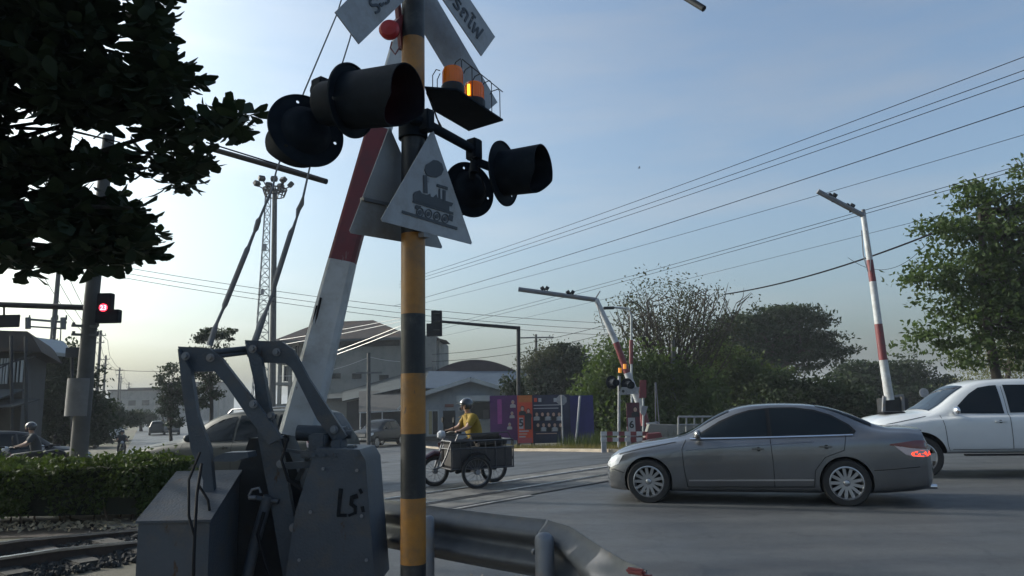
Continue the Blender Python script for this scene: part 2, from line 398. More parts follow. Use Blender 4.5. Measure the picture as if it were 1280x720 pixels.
rr_ = [(-.43, .977), (-.42, 1.368), (-.75, 1.365), (-1.02, 1.325), (-1.25, 1.25), (-1.46, 1.12), (-1.52, 1.045), (-1.47, 1.0)]
trim = [(.74, .935), (.30, 1.20), (.06, 1.30), (-.14, 1.355), (-.45, 1.385), (-.76, 1.385), (-1.04, 1.345), (-1.27, 1.267), (-1.49, 1.13), (-1.57, 1.04), (-1.52, .985), (-.4, .958)]
fxm = lambda x: 1.75+(x-1.75)*.68 if x > 1.75 else (-2.05+(x+2.05)*1.36 if x < -2.05 else x)
sed = [(fxm(q[0]), *q[1:]) for q in sed]
FX = lambda poly: [(fxm(x), z) for x, z in poly]
sloc = Vector((3.56, 11.96, 0))
sedan, sbv = car("sedan", "silver grey four-door sedan with multi-spoke alloy wheels crossing the tracks", "car", sed, SILV, sloc, R(163.5), 2.76, .325, .225,
    [fr, rr_], [(.93, -.62), (.93, .62), (.16, .53), (.16, -.53)], [(-1.08, -.5), (-1.08, .5), (-1.80, .58), (-1.80, -.58)],
    [[(.80, .93), (.86, .8), (.84, .5), (.80, .25)], [(-.40, .95), (-.42, .6), (-.42, .25)], [(-1.42, .98), (-1.38, .78), (-1.12, .68), (-.98, .5), (-.95, .27)], [(.95, .90), (1.5, .80), (1.85, .715), (2.0, .66)], [(.80, .25), (-.95, .27)], [(1.74, .45), (1.9, .5), (2.12, .5)], [(-1.74, .5), (-2.0, .52), (-2.33, .55)]],
    [(-.22, .80), (-1.14, .83)], (.60, .9, .985),
    [FX([(2.16, .56), (2.06, .66), (1.84, .735), (1.76, .70), (1.86, .58), (2.05, .52)])],
    [(FX([(-2.375, .78), (-2.33, .90), (-2.24, .905), (-1.98, .86), (-1.96, .845), (-2.2, .80)]), TAILR), (FX([(-2.38, .72), (-2.375, .785), (-2.24, .795), (-2.02, .84), (-2.13, .72), (-2.2, .69), (-2.3, .68)]), TAILW), (FX([(-2.385, .70), (-2.36, .765), (-2.28, .772), (-2.17, .74), (-2.2, .695), (-2.3, .685)]), TAILL)],
    strips=[([(.74, .942), (-.4, .962), (-1.52, .985)], .018), ([(.78, .35), (-.95, .37)], .022)], plastic=[trim], extra={"mirrormat": SILV}, arch=1.10)
sp = MB()
# shoulder crease shade as a darker strip, rocker step, rear spoiler lip, exhaust, antenna
sp.box((fxm(-2.3), 0, 1.035), (.12, 1.15, .018), bev=.006); sp.build("boot_lip", SILV, sedan)
MB().cyl((-2.38, .55, .26), (-2.57, .55, .26), .035, n=14).build("exhaust", CHR, sedan)
MB().prism([(-1.15, -.012, 1.37), (-1.0, -.012, 1.40), (-1.13, -.012, 1.44)], (0, .024, 0)).build("roof_antenna", BLK, sedan)
for q in ribbon([(-.98, .9), (-.4, .86), (.3, .82), (.8, .78)], .012): decal(sbv, q, 'y', .004, mat("crease_shade", (.10, .105, .12), .35, .6, .05, coat=.9), "crease_shade_strip", sedan)  # flat strip of darker body paint imitating the shade along a crease
# truck --------------------------------------------------------------
WHT = mat("white_paint", (.50, .52, .54), .35, .0, .03, 3, coat=.8)
trk = [(2.42, .46, .50, .66, .45, .80, .35), (2.38, .42, .70, .74, .64, .92, .5), (2.28, .40, .82, .84, .76, 1.02, .62), (2.05, .40, .885, .94, .83, 1.11, .70), (1.6, .42, .90, 1.03, .84, 1.17, .72), (1.15, .44, .90, 1.08, .83, 1.20, .72), (.98, .44, .90, 1.10, .83, 1.235, .72),
       (.80, .44, .90, 1.11, .82, 1.34, .70), (.42, .44, .90, 1.13, .815, 1.62, .63), (.2, .44, .90, 1.135, .815, 1.73, .61), (-.1, .44, .90, 1.14, .815, 1.79, .605), (-.6, .44, .90, 1.145, .815, 1.805, .605), (-1.1, .44, .90, 1.15, .815, 1.78, .60), (-1.38, .44, .89, 1.16, .81, 1.70, .60), (-1.52, .44, .89, 1.17, .81, 1.28, .75)]
tmx = lambda x: 1.28+(x-.98)*.79 if x > .98 else (x+.30 if x > -1.6 else x)
trk0 = trk; trk = [(tmx(q[0]), *q[1:]) for q in trk]
tf = [(.62, 1.175), (.56, 1.26), (.26, 1.53), (.08, 1.64), (-.12, 1.675), (-.24, 1.68), (-.26, 1.16)]
tr_ = [(-.36, 1.17), (-.35, 1.685), (-.9, 1.675), (-1.12, 1.64), (-1.2, 1.185)]
TX = lambda poly: [(tmx(x), z) for x, z in poly]
truck, tbv = car("pickup_truck", "white four-door pickup truck cut off by the right edge behind the sedan", "pickup truck", trk, WHT, Vector((9.22, 14.75, 0)), R(170), 3.085, .385, .26,
    [TX(tf), TX(tr_)], [(1.27, -.63), (1.27, .63), (.60, .55), (.60, -.55)], None,
    [TX(k) for k in [[(.84, 1.15), (.80, .95), (.78, .6), (.75, .5)], [(-.31, 1.66), (-.32, 1.1), (-.32, .52)], [(-1.28, 1.66), (-1.28, 1.1), (-1.1, .6)], [(1.1, 1.13), (2.0, .99), (2.25, .9)], [(.7, .52), (-1.1, .52)]]],
    [(.16, 1.02), (-.75, 1.04)], (.88, .95, 1.20), [[(2.33, .86), (2.2, .98), (1.9, 1.0), (1.95, .88), (2.2, .80)]], [],
    w=.9, extra={"mirrormat": CHR}, spokes=6, style='solid', steer=R(-6), crease=.04, arch=1.18)
b = MB(); b.box((-2.2, 0, .82), (1.5, 1.72, .6), bev=.04); b.box((-2.2, .85, 1.1), (1.5, .05, .2), bev=.02); b.box((-2.2, -.85, 1.1), (1.5, .05, .2), bev=.02); b.build("cargo_bed", WHT, truck)
MB().box((1.75, 0, 1.19), (.42, .5, .05), bev=.02).build("hood_scoop", BLK, truck)
s_ = MB()
for s in (1, -1): s_.beam((.8, s*.86, .42), (-1.2, s*.86, .42), .12, .03)
s_.build("side_step", BLK, truck)
# suv ----------------------------------------------------------------
SUVP = mat("suv_paint", (.055, .06, .058), .45, 0, .05, 3, spec=.3)
suv = [(2.22, .32, .5, .6, .45, .70, .35), (2.17, .26, .7, .68, .64, .78, .5), (2.05, .24, .82, .76, .75, .86, .62), (1.7, .23, .88, .84, .82, .95, .68), (1.25, .23, .89, .90, .83, 1.02, .7), (1.0, .23, .89, .92, .83, 1.06, .70), (.8, .23, .89, .94, .82, 1.15, .68), (.4, .23, .89, .96, .82, 1.42, .60), (.1, .23, .89, .97, .82, 1.53, .58),
       (-.5, .23, .89, .98, .82, 1.60, .58), (-1.2, .23, .89, 1.0, .82, 1.605, .60), (-1.7, .23, .885, 1.02, .81, 1.585, .60), (-1.98, .25, .88, 1.03, .80, 1.52, .60), (-2.12, .27, .87, 1.03, .79, 1.33, .64), (-2.24, .32, .84, 1.0, .76, 1.08, .66), (-2.28, .42, .7, .8, .62, .88, .5)]
s1 = [(.66, 1.0), (.26, 1.31), (.05, 1.41), (-.2, 1.47), (-.3, 1.475), (-.3, 1.0)]; s2 = [(-.36, 1.005), (-.36, 1.495), (-.95, 1.505), (-1.17, 1.505), (-1.18, 1.02)]; s3 = [(-1.26, 1.03), (-1.25, 1.50), (-1.7, 1.49), (-1.92, 1.40), (-1.98, 1.1)]
SV = [s1, s2, s3]
suvo, vbv = car("suv", "pale grey compact suv passing behind the crossing gate machine", "suv", suv, SUVP, Vector((-5.68, 15.8, gz(-5.68, 15.8)-.02)), R(166), 2.66, .34, .23,
    [s1, s2, s3], [(.96, -.62), (.96, .62), (.18, .53), (.18, -.53)], [(-2.0, -.5), (-2.0, .5), (-2.2, .6), (-2.2, -.6)],
    [[(.82, .95), (.84, .5), (.8, .3)], [(-.33, 1.0), (-.34, .3)], [(-1.22, 1.0), (-1.1, .7), (-.95, .35)], [(1.0, .97), (1.7, .88), (2.0, .8)]],
    [(-.15, .88), (-1.08, .9)], (.6, .9, 1.04), [[(2.12, .66), (1.95, .78), (1.7, .82), (1.8, .70), (2.05, .6)]],
    [([(-2.24, .84), (-2.2, 1.0), (-1.95, 1.0), (-1.98, .88), (-2.15, .82)], TAILW), ([(-2.23, .93), (-2.2, 1.0), (-1.95, 1.0), (-2.0, .95)], TAILR)], w=.89, spokes=10, style='twin')
rk = MB()
for s in (1, -1): rk.tube([(.0, s*.52, 1.54), (-.1, s*.54, 1.62), (-1.3, s*.54, 1.645), (-1.45, s*.52, 1.6)], .016, 8)
rk.build("roof_rail", ALU, suvo)
# small dark pickup in the distance -----------------------------------
DKP = mat("dark_paint", (.018, .022, .026), .35, 0, .05, spec=.3)
pl_ = G(466, 560); pl_ = Vector((pl_.x, pl_.y+2, gz(pl_.x, pl_.y+2)))
dpk, _ = car("pickup_truck", "small black pickup truck driving towards the crossing in front of the low houses", "pickup truck", [(a, b_, c*.98, d, e, f, g) for a, b_, c, d, e, f, g in trk0], DKP, pl_, R(-112), 3.085, .36, .24,
    [tf, tr_], [(.97, -.63), (.97, .63), (.30, .55), (.30, -.55)], None, [], [], (.58, .95, 1.20), [[(2.33, .82), (2.2, .98), (1.9, 1.0), (1.95, .88), (2.2, .80)]], [], w=.9, spokes=6, style='solid', crease=.04)
b = MB(); b.box((-2.2, 0, .85), (1.5, 1.7, .7), bev=.04); b.build("cargo_bed", DKP, dpk)
b = MB(); b.box((2.44, 0, .62), (.1, 1.5, .16), bev=.03); b.build("bumper", CHR, dpk)
MB().box((2.50, 0, .62), (.012, .42, .13)).build("licence_plate", mat("plate_white", (.7, .7, .68), .5, var=.05), dpk)
MB().box((2.43, 0, .85), (.05, 1.1, .2), bev=.02).build("grille", CHR, dpk)
# far cars on the left road
far = [("white estate car parked far along the left road", WHT, (142, 551), 64), ("dark hatchback parked nearest behind the leaning pole", DKP, (106, 560), 60),
       ("distant dark car waiting at the bend of the left road", DKP, (196, 543.5), 62), ("distant silver car queueing rightmost on the left road", SILV, (214, 543), 62)]
for lab, pm, q, hd in far:
    g = G(*q)
    car("car", lab, "car", suv, pm, g, R(90+26), 2.66, .34, .23, [s1, s2, s3], [(.96, -.62), (.96, .62), (.18, .53), (.18, -.53)], [(-1.78, -.48), (-1.78, .48), (-2.16, .58), (-2.16, -.58)], [], [], (.6, .9, 1.04),
        [[(2.12, .66), (1.95, .78), (1.7, .82), (1.8, .70), (2.05, .6)]], [([(-2.23, .86), (-2.2, 1.0), (-1.95, 1.0), (-2.0, .88)], TAILR)], w=.89, spokes=8, style='solid', group="cars along the left road")
# ------------------------------------------------------------------ foreground crossing equipment
YEL = mat("pole_yellow", (.30, .13, .018), .45, var=.2, scale=8, dirt=(.14, .085, .04), dscale=5, dlo=.45, dhi=.75, rust=(9, .63, (.06, .04, .03)), bump=.1)
PBK = mat("pole_black", (.02, .022, .025), .45, var=.2, scale=8, dirt=(.06, .06, .06), dscale=6, dlo=.5, dhi=.75, rust=(9, .63, (.09, .08, .07)), spec=.3)
SBK = mat("signal_black", (.006, .010, .016), .7, var=.3, scale=10, dirt=(.014, .019, .026), dscale=8, spec=.12)
SIGNW = mat("sign_white", (.28, .29, .31), .45, var=.1, scale=5, dirt=(.2, .195, .19), dscale=6, dlo=.45, dhi=.7, rust=(14, .68, (.12, .09, .07)))
SGN = mat("sign_glyph", (.03, .035, .045), .5, var=.1)
GRY = mat("machine_grey", (.052, .064, .08), .5, var=.12, scale=5, dirt=(.09, .08, .07), dscale=4, dlo=.5, dhi=.75, bump=.25, bscale=60, spec=.35, rust=(5, .60, (.05, .028, .018)))
GRD = mat("machine_dark", (.025, .029, .035), .55, var=.2, scale=6, dirt=(.03, .025, .02), dscale=5, spec=.2, rust=(6, .62, (.05, .028, .018)))
GATW = mat("gate_white", (.42, .44, .46), .5, var=.1, scale=4, dirt=(.24, .22, .2), dscale=3, dlo=.45, dhi=.75, rust=(7, .66, (.14, .10, .08)))
GATR = mat("gate_red", (.15, .024, .03), .5, var=.15, scale=4, dirt=(.09, .03, .035), dscale=5, dlo=.45, dhi=.75, rust=(7, .66, (.2, .12, .11)))
GALV = mat("galvanised", (.10, .108, .12), .58, .3, .15, 12, dirt=(.16, .12, .09), dscale=6, dlo=.58, dhi=.75)
GALP = mat("galvanised_post", (.17, .18, .20), .5, .3, .15, 12, dirt=(.18, .15, .12), dscale=6)
AMB = mat("amber_dome", (.75, .22, .01), .12, 0, 0, coat=.6, trans=.35)
AMBL = mat("amber_lit", (1, .5, .05), .3, 0, 0, emit=(1, .5, .03), estr=1.8)
REDL = mat("red_lit", (.7, .02, .03), .3, 0, 0, emit=(1, .03, .06), estr=2.5)
ALLR = mat("red_paint", (.35, .02, .025), .4, var=.1)
CABL = mat("black_cable", (.010, .010, .012), .6, var=.1, spec=.15)
pc = P(516.5, 620, 4.5); PX, PY = pc.x, pc.y
EA = Vector((.6, .8, 0)); EN = Vector((.8, -.6, 0)); UZ = Vector((0, 0, 1))
def S(s, n, z): return Vector((PX, PY, z))+EA*s+EN*n
# --- striped warning post
post = thing("warning_post", "yellow and black striped steel post standing in front of the guardrail", "signpost", (PX, PY, 0))
ys = [(800, 704, 1), (704, 622, 0), (622, 542, 1), (542, 467, 0), (467, 393, 1), (393, 293, 0), (293, 160, 1), (160, 50, 0), (50, -60, 1), (-60, -260, 0)]
prev = 0
for yb, yt, k in ys:
    zt = P(516.5, yt, PY).z; zb = prev; prev = zt
    mb = MB(); mb.cyl((PX, PY, zb), (PX, PY, zt), .074, n=40, caps=(yt < -200)); 
    mb.build("post_band", PBK if k else YEL, post, world=True)
mb = MB()
for k in range(6):
    z = .3+k*.02
mb.box((PX, PY, .01), (.32, .32, .03), rz=R(37), bev=.005)
mb.build("base_plate", GALP, post, world=True)
# --- signal heads
zA = 3.30
def zat(y, Y): return P(640, y, Y).z
def head(name, label, c, ax, discr, hoodl, rcf=.68, hood=True, lit=False, housing=.09, hl=.16):
    """c centre of backing disc, ax the direction the lamp faces"""
    ax = Vector(ax).normalized(); o = thing(name, label, "crossing signal", c)
    y = Vector((0, 0, 1)); x = y.cross(ax).normalized(); y = ax.cross(x)
    M = Matrix.Translation(Vector(c)) @ Matrix((x, y, ax)).transposed().to_4x4()
    # backing disc with small bolt holes: ring sectors around three holes
    d = MB(); nseg = 72; holes = [(R(75), discr*.80), (R(195), discr*.80), (R(315), discr*.80)]
    bm = bmesh.new(); ov = [bm.verts.new((math.cos(2*math.pi*k/nseg)*discr, math.sin(2*math.pi*k/nseg)*discr, 0)) for k in range(nseg)]
    oe = [bm.edges.new((ov[k], ov[(k+1) % nseg])) for k in range(nseg)]; alle = list(oe)
    for a, rr in holes:
        hv = [bm.verts.new((math.cos(a)*rr+.0095*math.cos(q*math.pi/5), math.sin(a)*rr+.0095*math.sin(q*math.pi/5), 0)) for q in range(10)]
        alle += [bm.edges.new((hv[k], hv[(k+1) % 10])) for k in range(10)]
    bmesh.ops.triangle_fill(bm, use_beauty=True, edges=alle)
    g = bmesh.ops.extrude_face_region(bm, geom=bm.faces[:]); bmesh.ops.translate(bm, vec=(0, 0, -.004), verts=[v for v in g["geom"] if isinstance(v, bmesh.types.BMVert)])
    bmesh.ops.recalc_face_normals(bm, faces=bm.faces)
    me = bpy.data.meshes.new("backing_disc"); bm.to_mesh(me); bm.free(); me.transform(M)
    link("backing_disc", me, SBK, o, world=True, smooth=30)
    rim = MB(); rim.lathe([(discr-.004, -.008), (discr+.004, -.006), (discr+.004, .006), (discr-.004, .008)], 64, M, closed=True); rim.build("disc_rim", SBK, o, world=True)
    h = MB(); rc = discr*rcf
    if lit: h.lathe([(0, -.24), (.05, -.24), (.055, -.20), (.11, -.195), (.12, -.17), (.12, -.03), (rc, -.004)], 36, M)
    h.lathe([(0, -.075), (rc*.5, -.07), (rc*.8, -.05), (rc, -.004)], 36, M); h.build("lamp_housing", SBK, o, world=True)
    hd = MB(); m_ = 40; prof = []; ro = rc*1.02
    # hood: closed all round, slightly cut back at the bottom
    ring = []
    for k in range(m_):
        a = 2*math.pi*k/m_; up = math.sin(a)
        L_ = hoodl*(1.0 if up > -.35 else 1-.28*(-.35-up)/.65)
        ring.append((math.cos(a), math.sin(a), L_))
    vs = []; 
    for q, rr in ((0.004, ro), (1, ro*1.04), (1, ro*1.04-.006), (0.004, ro-.006)):
        for (cx, cy, L_) in ring: vs.append(M @ Vector((cx*rr, cy*rr, L_*q)))
    fs = [(i*m_+k, i*m_+(k+1) % m_, ((i+1) % 4)*m_+(k+1) % m_, ((i+1) % 4)*m_+k) for i in range(4) for k in range(m_)]
    hd.add(vs, fs); hd.build("hood", SBK, o, world=True)
    ln = MB(); ln.lathe([(0, .03), (rc*.5, .026), (rc*.9, .012), (rc*.93, .006), (0, .006)], 36, M)
    ln.build("lens", mat("lens_dim", (.18, .01, .015), .2, var=0, emit=(1, .02, .04), estr=.16) if lit else ALLR, o, world=True); return o
AXR = Vector((.83, -.55, -.05)); AXL = Vector((-.55, .83, -.06))
cA = P(383, 163, 3.95); cB = P(440, 126, 3.78); cC = P(630, 217, 5.0); cD = P(587, 237, 5.12)
head("crossing_signal", "black round flasher turned away from us at the far left of the crossarm", cA, Vector((-.60, .78, -.16)), .215, .22)
head("crossing_signal", "black hooded flasher overlapping the striped post and glowing faintly red", cB, Vector((.90, -.43, -.10)), .195, .36, rcf=.76, lit=True)
head("crossing_signal", "black hooded flasher at the right end of the crossarm pointing right", cC, Vector((.90, -.43, -.02)), .225, .30)
head("crossing_signal", "black round flasher turned away behind the locomotive sign", cD, Vector((-.60, .80, -.06)), .20, .24)
# crossarm
zc = P(545, 160, 4.55).z
arm = thing("signal_crossarm", "black steel crossarm holding the round flashers on the striped post", "bracket", S(0, 0, zc))
mb = MB(); mb.tube([S(-.78, .0, zc-.02), S(0, .09, zc), S(.60, .0, zc)], .032, 14); mb.build("arm_tube", SBK, arm, world=True)
mb = MB()
jC = S(.60, 0, zc); jA = S(-.72, 0, zc-.02)
for j, cs_ in ((jC, (cC, cD)), (jA, (cA, cB))):
    mb = MB()
    mb.box(j, (.09, .09, .15), rz=R(53), bev=.01); mb.cyl(j+Vector((0, 0, -.02)), j-Vector((0, 0, .16)), .028, n=12)
    for c_ in cs_: mb.beam(j-Vector((0, 0, .08)), c_-(c_-j)*.12, .04, .05)
    mb.build("arm_joint", SBK, arm, world=True)
mb = MB(); mb.lathe([(.076, -.09), (.092, -.09), (.092, .09), (.076, .09)], 32, Matrix.Translation(S(0, 0, zc)), closed=True); mb.box(S(0, .10, zc), (.12, .07, .14), rz=R(-37), bev=.01); mb.build("clamp", SBK, arm, world=True)
mb = MB()
mb.tube([jC-UZ*.05, P(600, 215, 5.05), P(607, 240, 5.08), P(600, 250, 5.1)], .006, 6); mb.tube([S(.1, .06, zc+.2), S(.14, .07, zc+.08), S(.22, .04, zc+.05)], .005, 6); mb.tube([S(.05, .07, zc+.22), S(.12, .08, zc+.1), S(.2, .05, zc+.03)], .005, 6)
mb.build("wiring", CABL, arm, world=True)
# --- beacon shelf
shp = [P(530, 112, 4.62), P(546, 138, 4.50), P(583, 163, 4.62), P(629, 150, 4.98), P(566, 112, 5.0)]
zs = sum(p.z for p in shp)/5; shp = [PZ(*q, zs) for q in ((531, 110), (541, 138), (586, 164), (629, 151), (572, 113))]
shelf = thing("beacon_shelf", "dark steel shelf on the striped post carrying two amber beacons", "shelf", S(.2, 0, zs))
mb = MB(); mb.prism(shp, (0, 0, .012)); mb.build("shelf_plate", SBK, shelf, world=True)
cg = MB()
a0, a1 = shp[4], shp[3]; b0, b1 = shp[1], shp[2]; hz_ = .30
for t in (0.12, .34, .56, .78, .98):
    p, q = a0.lerp(a1, t), b0.lerp(b1, t); p2 = p.lerp(q, .06); h = UZ*(.26 if t < .9 else .24)
    cg.tube([p2, p2+h*.92, p2+h+(q-p)*.05, p2+h+(q-p)*.22, p2+h*.92+(q-p)*.28], .0035, 6)
cg.tube([a0.lerp(a1, .1)+UZ*.235, a0.lerp(a1, 1)+UZ*.215], .0035, 6); cg.tube([b0+UZ*.001, b0+UZ*.25, b0.lerp(a0, .15)+UZ*.27, b0.lerp(a0, .3)+UZ*.24], .0035, 6)
cg.tube([b0.lerp(b1, .12), b0.lerp(b1, .12)+UZ*.24, b0.lerp(b1, .12).lerp(a0, .15)+UZ*.26], .0035, 6); cg.tube([b0.lerp(b1, .3), b0.lerp(b1, .3)+UZ*.22], .0035, 6)
cg.build("wire_guard", GRD, shelf, world=True)
for i, (x, y, lab) in enumerate(((566, 103, "amber beacon dome nearer the striped post on the shelf"), (593, 121, "lit amber beacon nearer the outer end of the shelf"))):
    c = PZ(x, y+14, zs+.012); be = thing("amber_beacon", lab, "warning beacon", c, 0, "amber beacons on the shelf")
    M = Matrix.Translation(c)
    MB().lathe([(0, 0), (.074, 0), (.074, .045), (.066, .058), (0, .058)], 32, M).build("beacon_base", GRD, be, world=True)
    MB().lathe([(.064, .058), (.066, .14), (.060, .168), (.045, .178), (0, .18)], 32, M).build("dome", AMB, be, world=True)
    if i: MB().box(c+Vector((-.033, -.0595, .105)), (.016, .012, .075), rz=R(-28)).build("reflector", AMBL, be, world=True)
    mbn = MB()
    for k in range(24):
        a = k*math.pi/12; mbn.cyl(c+Vector((math.cos(a)*.066, math.sin(a)*.066, .06)), c+Vector((math.cos(a)*.066, math.sin(a)*.066, .15)), .0016, n=4)
    mbn.build("dome_ribs", AMB, be, world=True)
# --- red bell
bl = thing("warning_bell", "small round red warning bell beside the top of the striped post", "bell", P(487, 38, 4.4))
c = P(487, 38, 4.4); MB().lathe([(0, -.035), (.03, -.035), (.062, -.01), (.066, .015), (.05, .04), (0, .05)], 28, frame(c, (1, 0, 0), (0, 0, 1)).copy()).build("gong", ALLR, bl, world=True)
mb = MB(); mb.beam(c, P(505, 20, 4.5), .05, .04); mb.beam(P(497, 5, 4.45), P(502, 62, 4.48), .03, .03); mb.tube([P(490, 52, 4.4), P(488, 60, 4.42), P(494, 68, 4.42), P(500, 58, 4.45)], .006, 6); mb.build("bracket", GATR, bl, world=True)
# --- signs in the planes of the post
def plane_poly(pts, n): 
    p0 = S(0, n, 3); return [PP(x, y, p0, EN) for x, y in pts]
def crossbuck(label, n, blades, txt=None):
    o = thing("crossbuck_sign", label, "crossbuck", S(0, n, 4.2))
    for q in blades:
        mb = MB(); mb.prism(plane_poly(q, n), -EN*.008); mb.build("blade", SIGNW, o, world=True)
    if txt:
        for (body, c0, c1, h, sgn) in txt:
            a, b_ = plane_poly([c0, c1], n); x = (b_-a).normalized(); y = EN.cross(x)
            if y.z < 0: y = -y; 
            text_mesh(body, h, frame((a+b_)/2+EN*.004, x, EN.cross(x)), SGN, "lettering", o)
    return o
crossbuck("white crossbuck with dark lettering at the top of the striped post", .10,
    [[(619, 46), (602, 70), (505, -72), (528, -90)], [(419, 15), (449, 55), (560, -52), (535, -100)]],
    [("ระวังรถไฟ", (522, -65), (612, 62), .155, 1), ("ระวังรถไฟ", (440, 32), (540, -62), .155, 1)])
crossbuck("plain back of the second crossbuck slanting down behind the amber beacons", -.12,
    [[(530, 40), (596, 150), (622, 128), (540, -12), (500, -90), (478, -60)]])
def trisign(label, n, tri, back=False):
    o = thing("triangle_sign", label, "warning sign", S(0, n, 2.6))
    c = plane_poly(tri, n); 
    # slightly clipped corners
    pts = []
    for i in range(3):
        a, b_, p = c[i-1], c[(i+1) % 3], c[i]; pts += [p.lerp(a, .02), p.lerp(b_, .02)]
    MB().prism(pts, -EN*.004).build("panel", SIGNW if not back else mat("sign_back", (.30, .31, .32), .5, .2, .1, 5, dirt=(.2, .18, .16)), o, world=True)
    return o, c
ts, tc_ = trisign("white triangular sign with a dark steam locomotive on the striped post", .115, [(541, 161), (475, 276), (591, 306)])
g = MB(); A0 = plane_poly([(0, 0)], .115)
def gp(pts, nn=.0035, t=.002):
    global g
    q = [p+EN*nn for p in plane_poly(pts, .115)]; g.prism(q, EN*t)
def ge(cx, cy, rx, ry, sk=0, n=18): return [(cx+rx*math.cos(2*math.pi*k/n), cy+ry*math.sin(2*math.pi*k/n)+sk*rx*math.cos(2*math.pi*k/n)) for k in range(n)]
gp([(502, 263), (502, 266.5), (571, 287.5), (571, 284)])       # ground line
gp([(516, 250), (515, 253), (566, 268.5), (566, 265.5)])        # frame
gp([(518, 240), (516, 243), (516, 249), (519, 252), (553, 262), (554, 250), (546, 247), (545, 243), (541, 247), (538, 246), (537, 242), (533, 244), (527, 242), (524, 238)])   # boiler
gp([(529, 241), (528.5, 219), (533, 219), (534, 242)])          # chimney
gp([(533, 219), (530, 213), (532, 206), (537, 203), (541, 200), (547, 201), (552, 205), (554, 212), (551, 219), (545, 222), (538, 221)])   # smoke
gp([(545, 233), (546, 230), (559, 234), (559, 237.5)])          # cab roof
gp([(548, 236), (549.5, 236), (550, 249), (548, 248)]); gp([(553, 237.5), (556.5, 238.5), (556, 263), (553, 262)])
gp([(556, 251), (566, 254), (564, 258), (561, 258), (561, 264), (556, 263)])
for cx, cy in ((524.5, 265.5), (535, 267.5), (545.5, 270.5), (556, 273.5)):
    for k in range(18):
        a, b_ = 2*math.pi*k/18, 2*math.pi*(k+1)/18
        gp([(cx+4.6*math.cos(a), cy+6.2*math.sin(a)), (cx+4.6*math.cos(b_), cy+6.2*math.sin(b_)), (cx+3.5*math.cos(b_), cy+4.8*math.sin(b_)), (cx+3.5*math.cos(a), cy+4.8*math.sin(a))])
    gp(ge(cx, cy, 2.2, 3.0, 0, 12))
gp([(519, 256), (526, 258), (522, 262), (518, 261)]); gp([(561, 268), (566, 270), (565, 277), (560, 274)])
g.build("locomotive_symbol", SGN, ts, world=True)
MB().beam(S(0, .0, 2.9), S(0, .115, 2.9), .05, .03).build("bracket", GALP, ts, world=True); MB().beam(S(0, .0, 2.55), S(0, .115, 2.55), .05, .03).build("bracket", GALP, ts, world=True)
t2, c2 = trisign("second triangular sign seen from its bare back behind the locomotive sign", -.115, [(487, 158), (436, 291), (554, 311)], True)
mb = MB(); mb.beam(c2[1].lerp(c2[0], .3), c2[2].lerp(c2[0], .3), .03, .02); mb.build("stiffener", GALP, t2, world=True)
# ------------------------------------------------------------------ guardrail
def wbeam(path, tops, name, m, parent, h=.33, flip=1):
    prof = []
    for k in range(25):
        u = k/24; prof.append((u, .04*math.sin(u*math.pi*4-math.pi/2)*.5+.04*(.5)))   # double wave
    vs = []; n = len(prof); pts = [Vector(p) for p in path]
    for i, p in enumerate(pts):
        d = (pts[min(i+1, len(pts)-1)]-pts[max(i-1, 0)]); d.z = 0; d.normalize(); nn = Vector((d.y, -d.x, 0))*flip
        hh = h[i] if isinstance(h, list) else h
        for (u, o) in prof: vs.append(Vector((p.x, p.y, tops[i]-u*hh))+nn*(o*2-.04))
        for (u, o) in prof: vs.append(Vector((p.x, p.y, tops[i]-u*hh))+nn*(o*2-.04-.006))
    fs = []
    for i in range(len(pts)-1):
        for k in range(n-1):
            a = i*2*n+k; fs.append((a, a+1, a+2*n+1, a+2*n)); a += n; fs.append((a, a+2*n, a+2*n+1, a+1))
        for k in (0, n-1): a = i*2*n+k; fs.append((a, a+n, a+3*n, a+2*n))
    for i in (0, len(pts)-1):
        for k in range(n-1): a = i*2*n+k; fs.append((a, a+1, a+n+1, a+n))
    mb = MB(); mb.add(vs, fs); return mb.build(name, m, parent, world=True, smooth=50)
gr = thing("guardrail", "dented galvanised guardrail running behind the striped post with a curled end", "guardrail", (-.3, 5.2, 0))
gA = Vector((-2.1, 7.15, 0)); gB = P(676, 650, 4.6); gB.z = 0; gM = P(465, 626, 5.75); gM.z = 0
ztop = .80
path = [gA, gA.lerp(gM, .5), gM, gM.lerp(gB, .25), gM.lerp(gB, .5), gM.lerp(gB, .75), gB]
wbeam(path, [P(676, 650, 4.6).z+.005*math.sin(i) for i in range(7)], "rail_beam", GALV, gr, .34)
endp = [gB+Vector((.01, -.03, P(676, 650, 4.6).z)), P(705, 659, 4.42), P(725, 673, 4.2), P(748, 688, 3.98), P(770, 701, 3.8), P(800, 714, 3.66)]
tops = [p.z for p in endp]; ep = [Vector((p.x, p.y, 0)) for p in endp]
wbeam(ep, tops, "rail_end", GALV, gr, [.34, .40, .5, .6, .62, .6], 1)
mb = MB(); mb.box(endp[-1]+Vector((.03, -.02, -.12)), (.07, .05, .22), rz=R(-40), bev=.015); mb.box(endp[-1]+Vector((-.02, 0, .0)), (.1, .03, .03), rz=R(-40), bev=.01); mb.build("red_reflector", GATR, gr, world=True)
for q in ((680, 665, 4.42, .055), (536, 644, 5.05, .036)):
    p = P(q[0], q[1], q[2]); r_ = q[3]; mb = MB()
    mb.lathe([(0, p.z), (r_*.55, p.z-r_*.12), (r_*.9, p.z-r_*.42), (r_, p.z-r_*.8), (r_, -.1)], 28, Matrix.Translation((p.x, p.y, 0)))
    mb.build("rail_post", GALP, gr, world=True)
pm = P(465, 640, 5.62); MB().cyl((pm.x-.8, pm.y+.75, -.1), (pm.x-.8, pm.y+.75, .72), .055, n=20).build("rail_post", GALP, gr, world=True)
mb = MB()
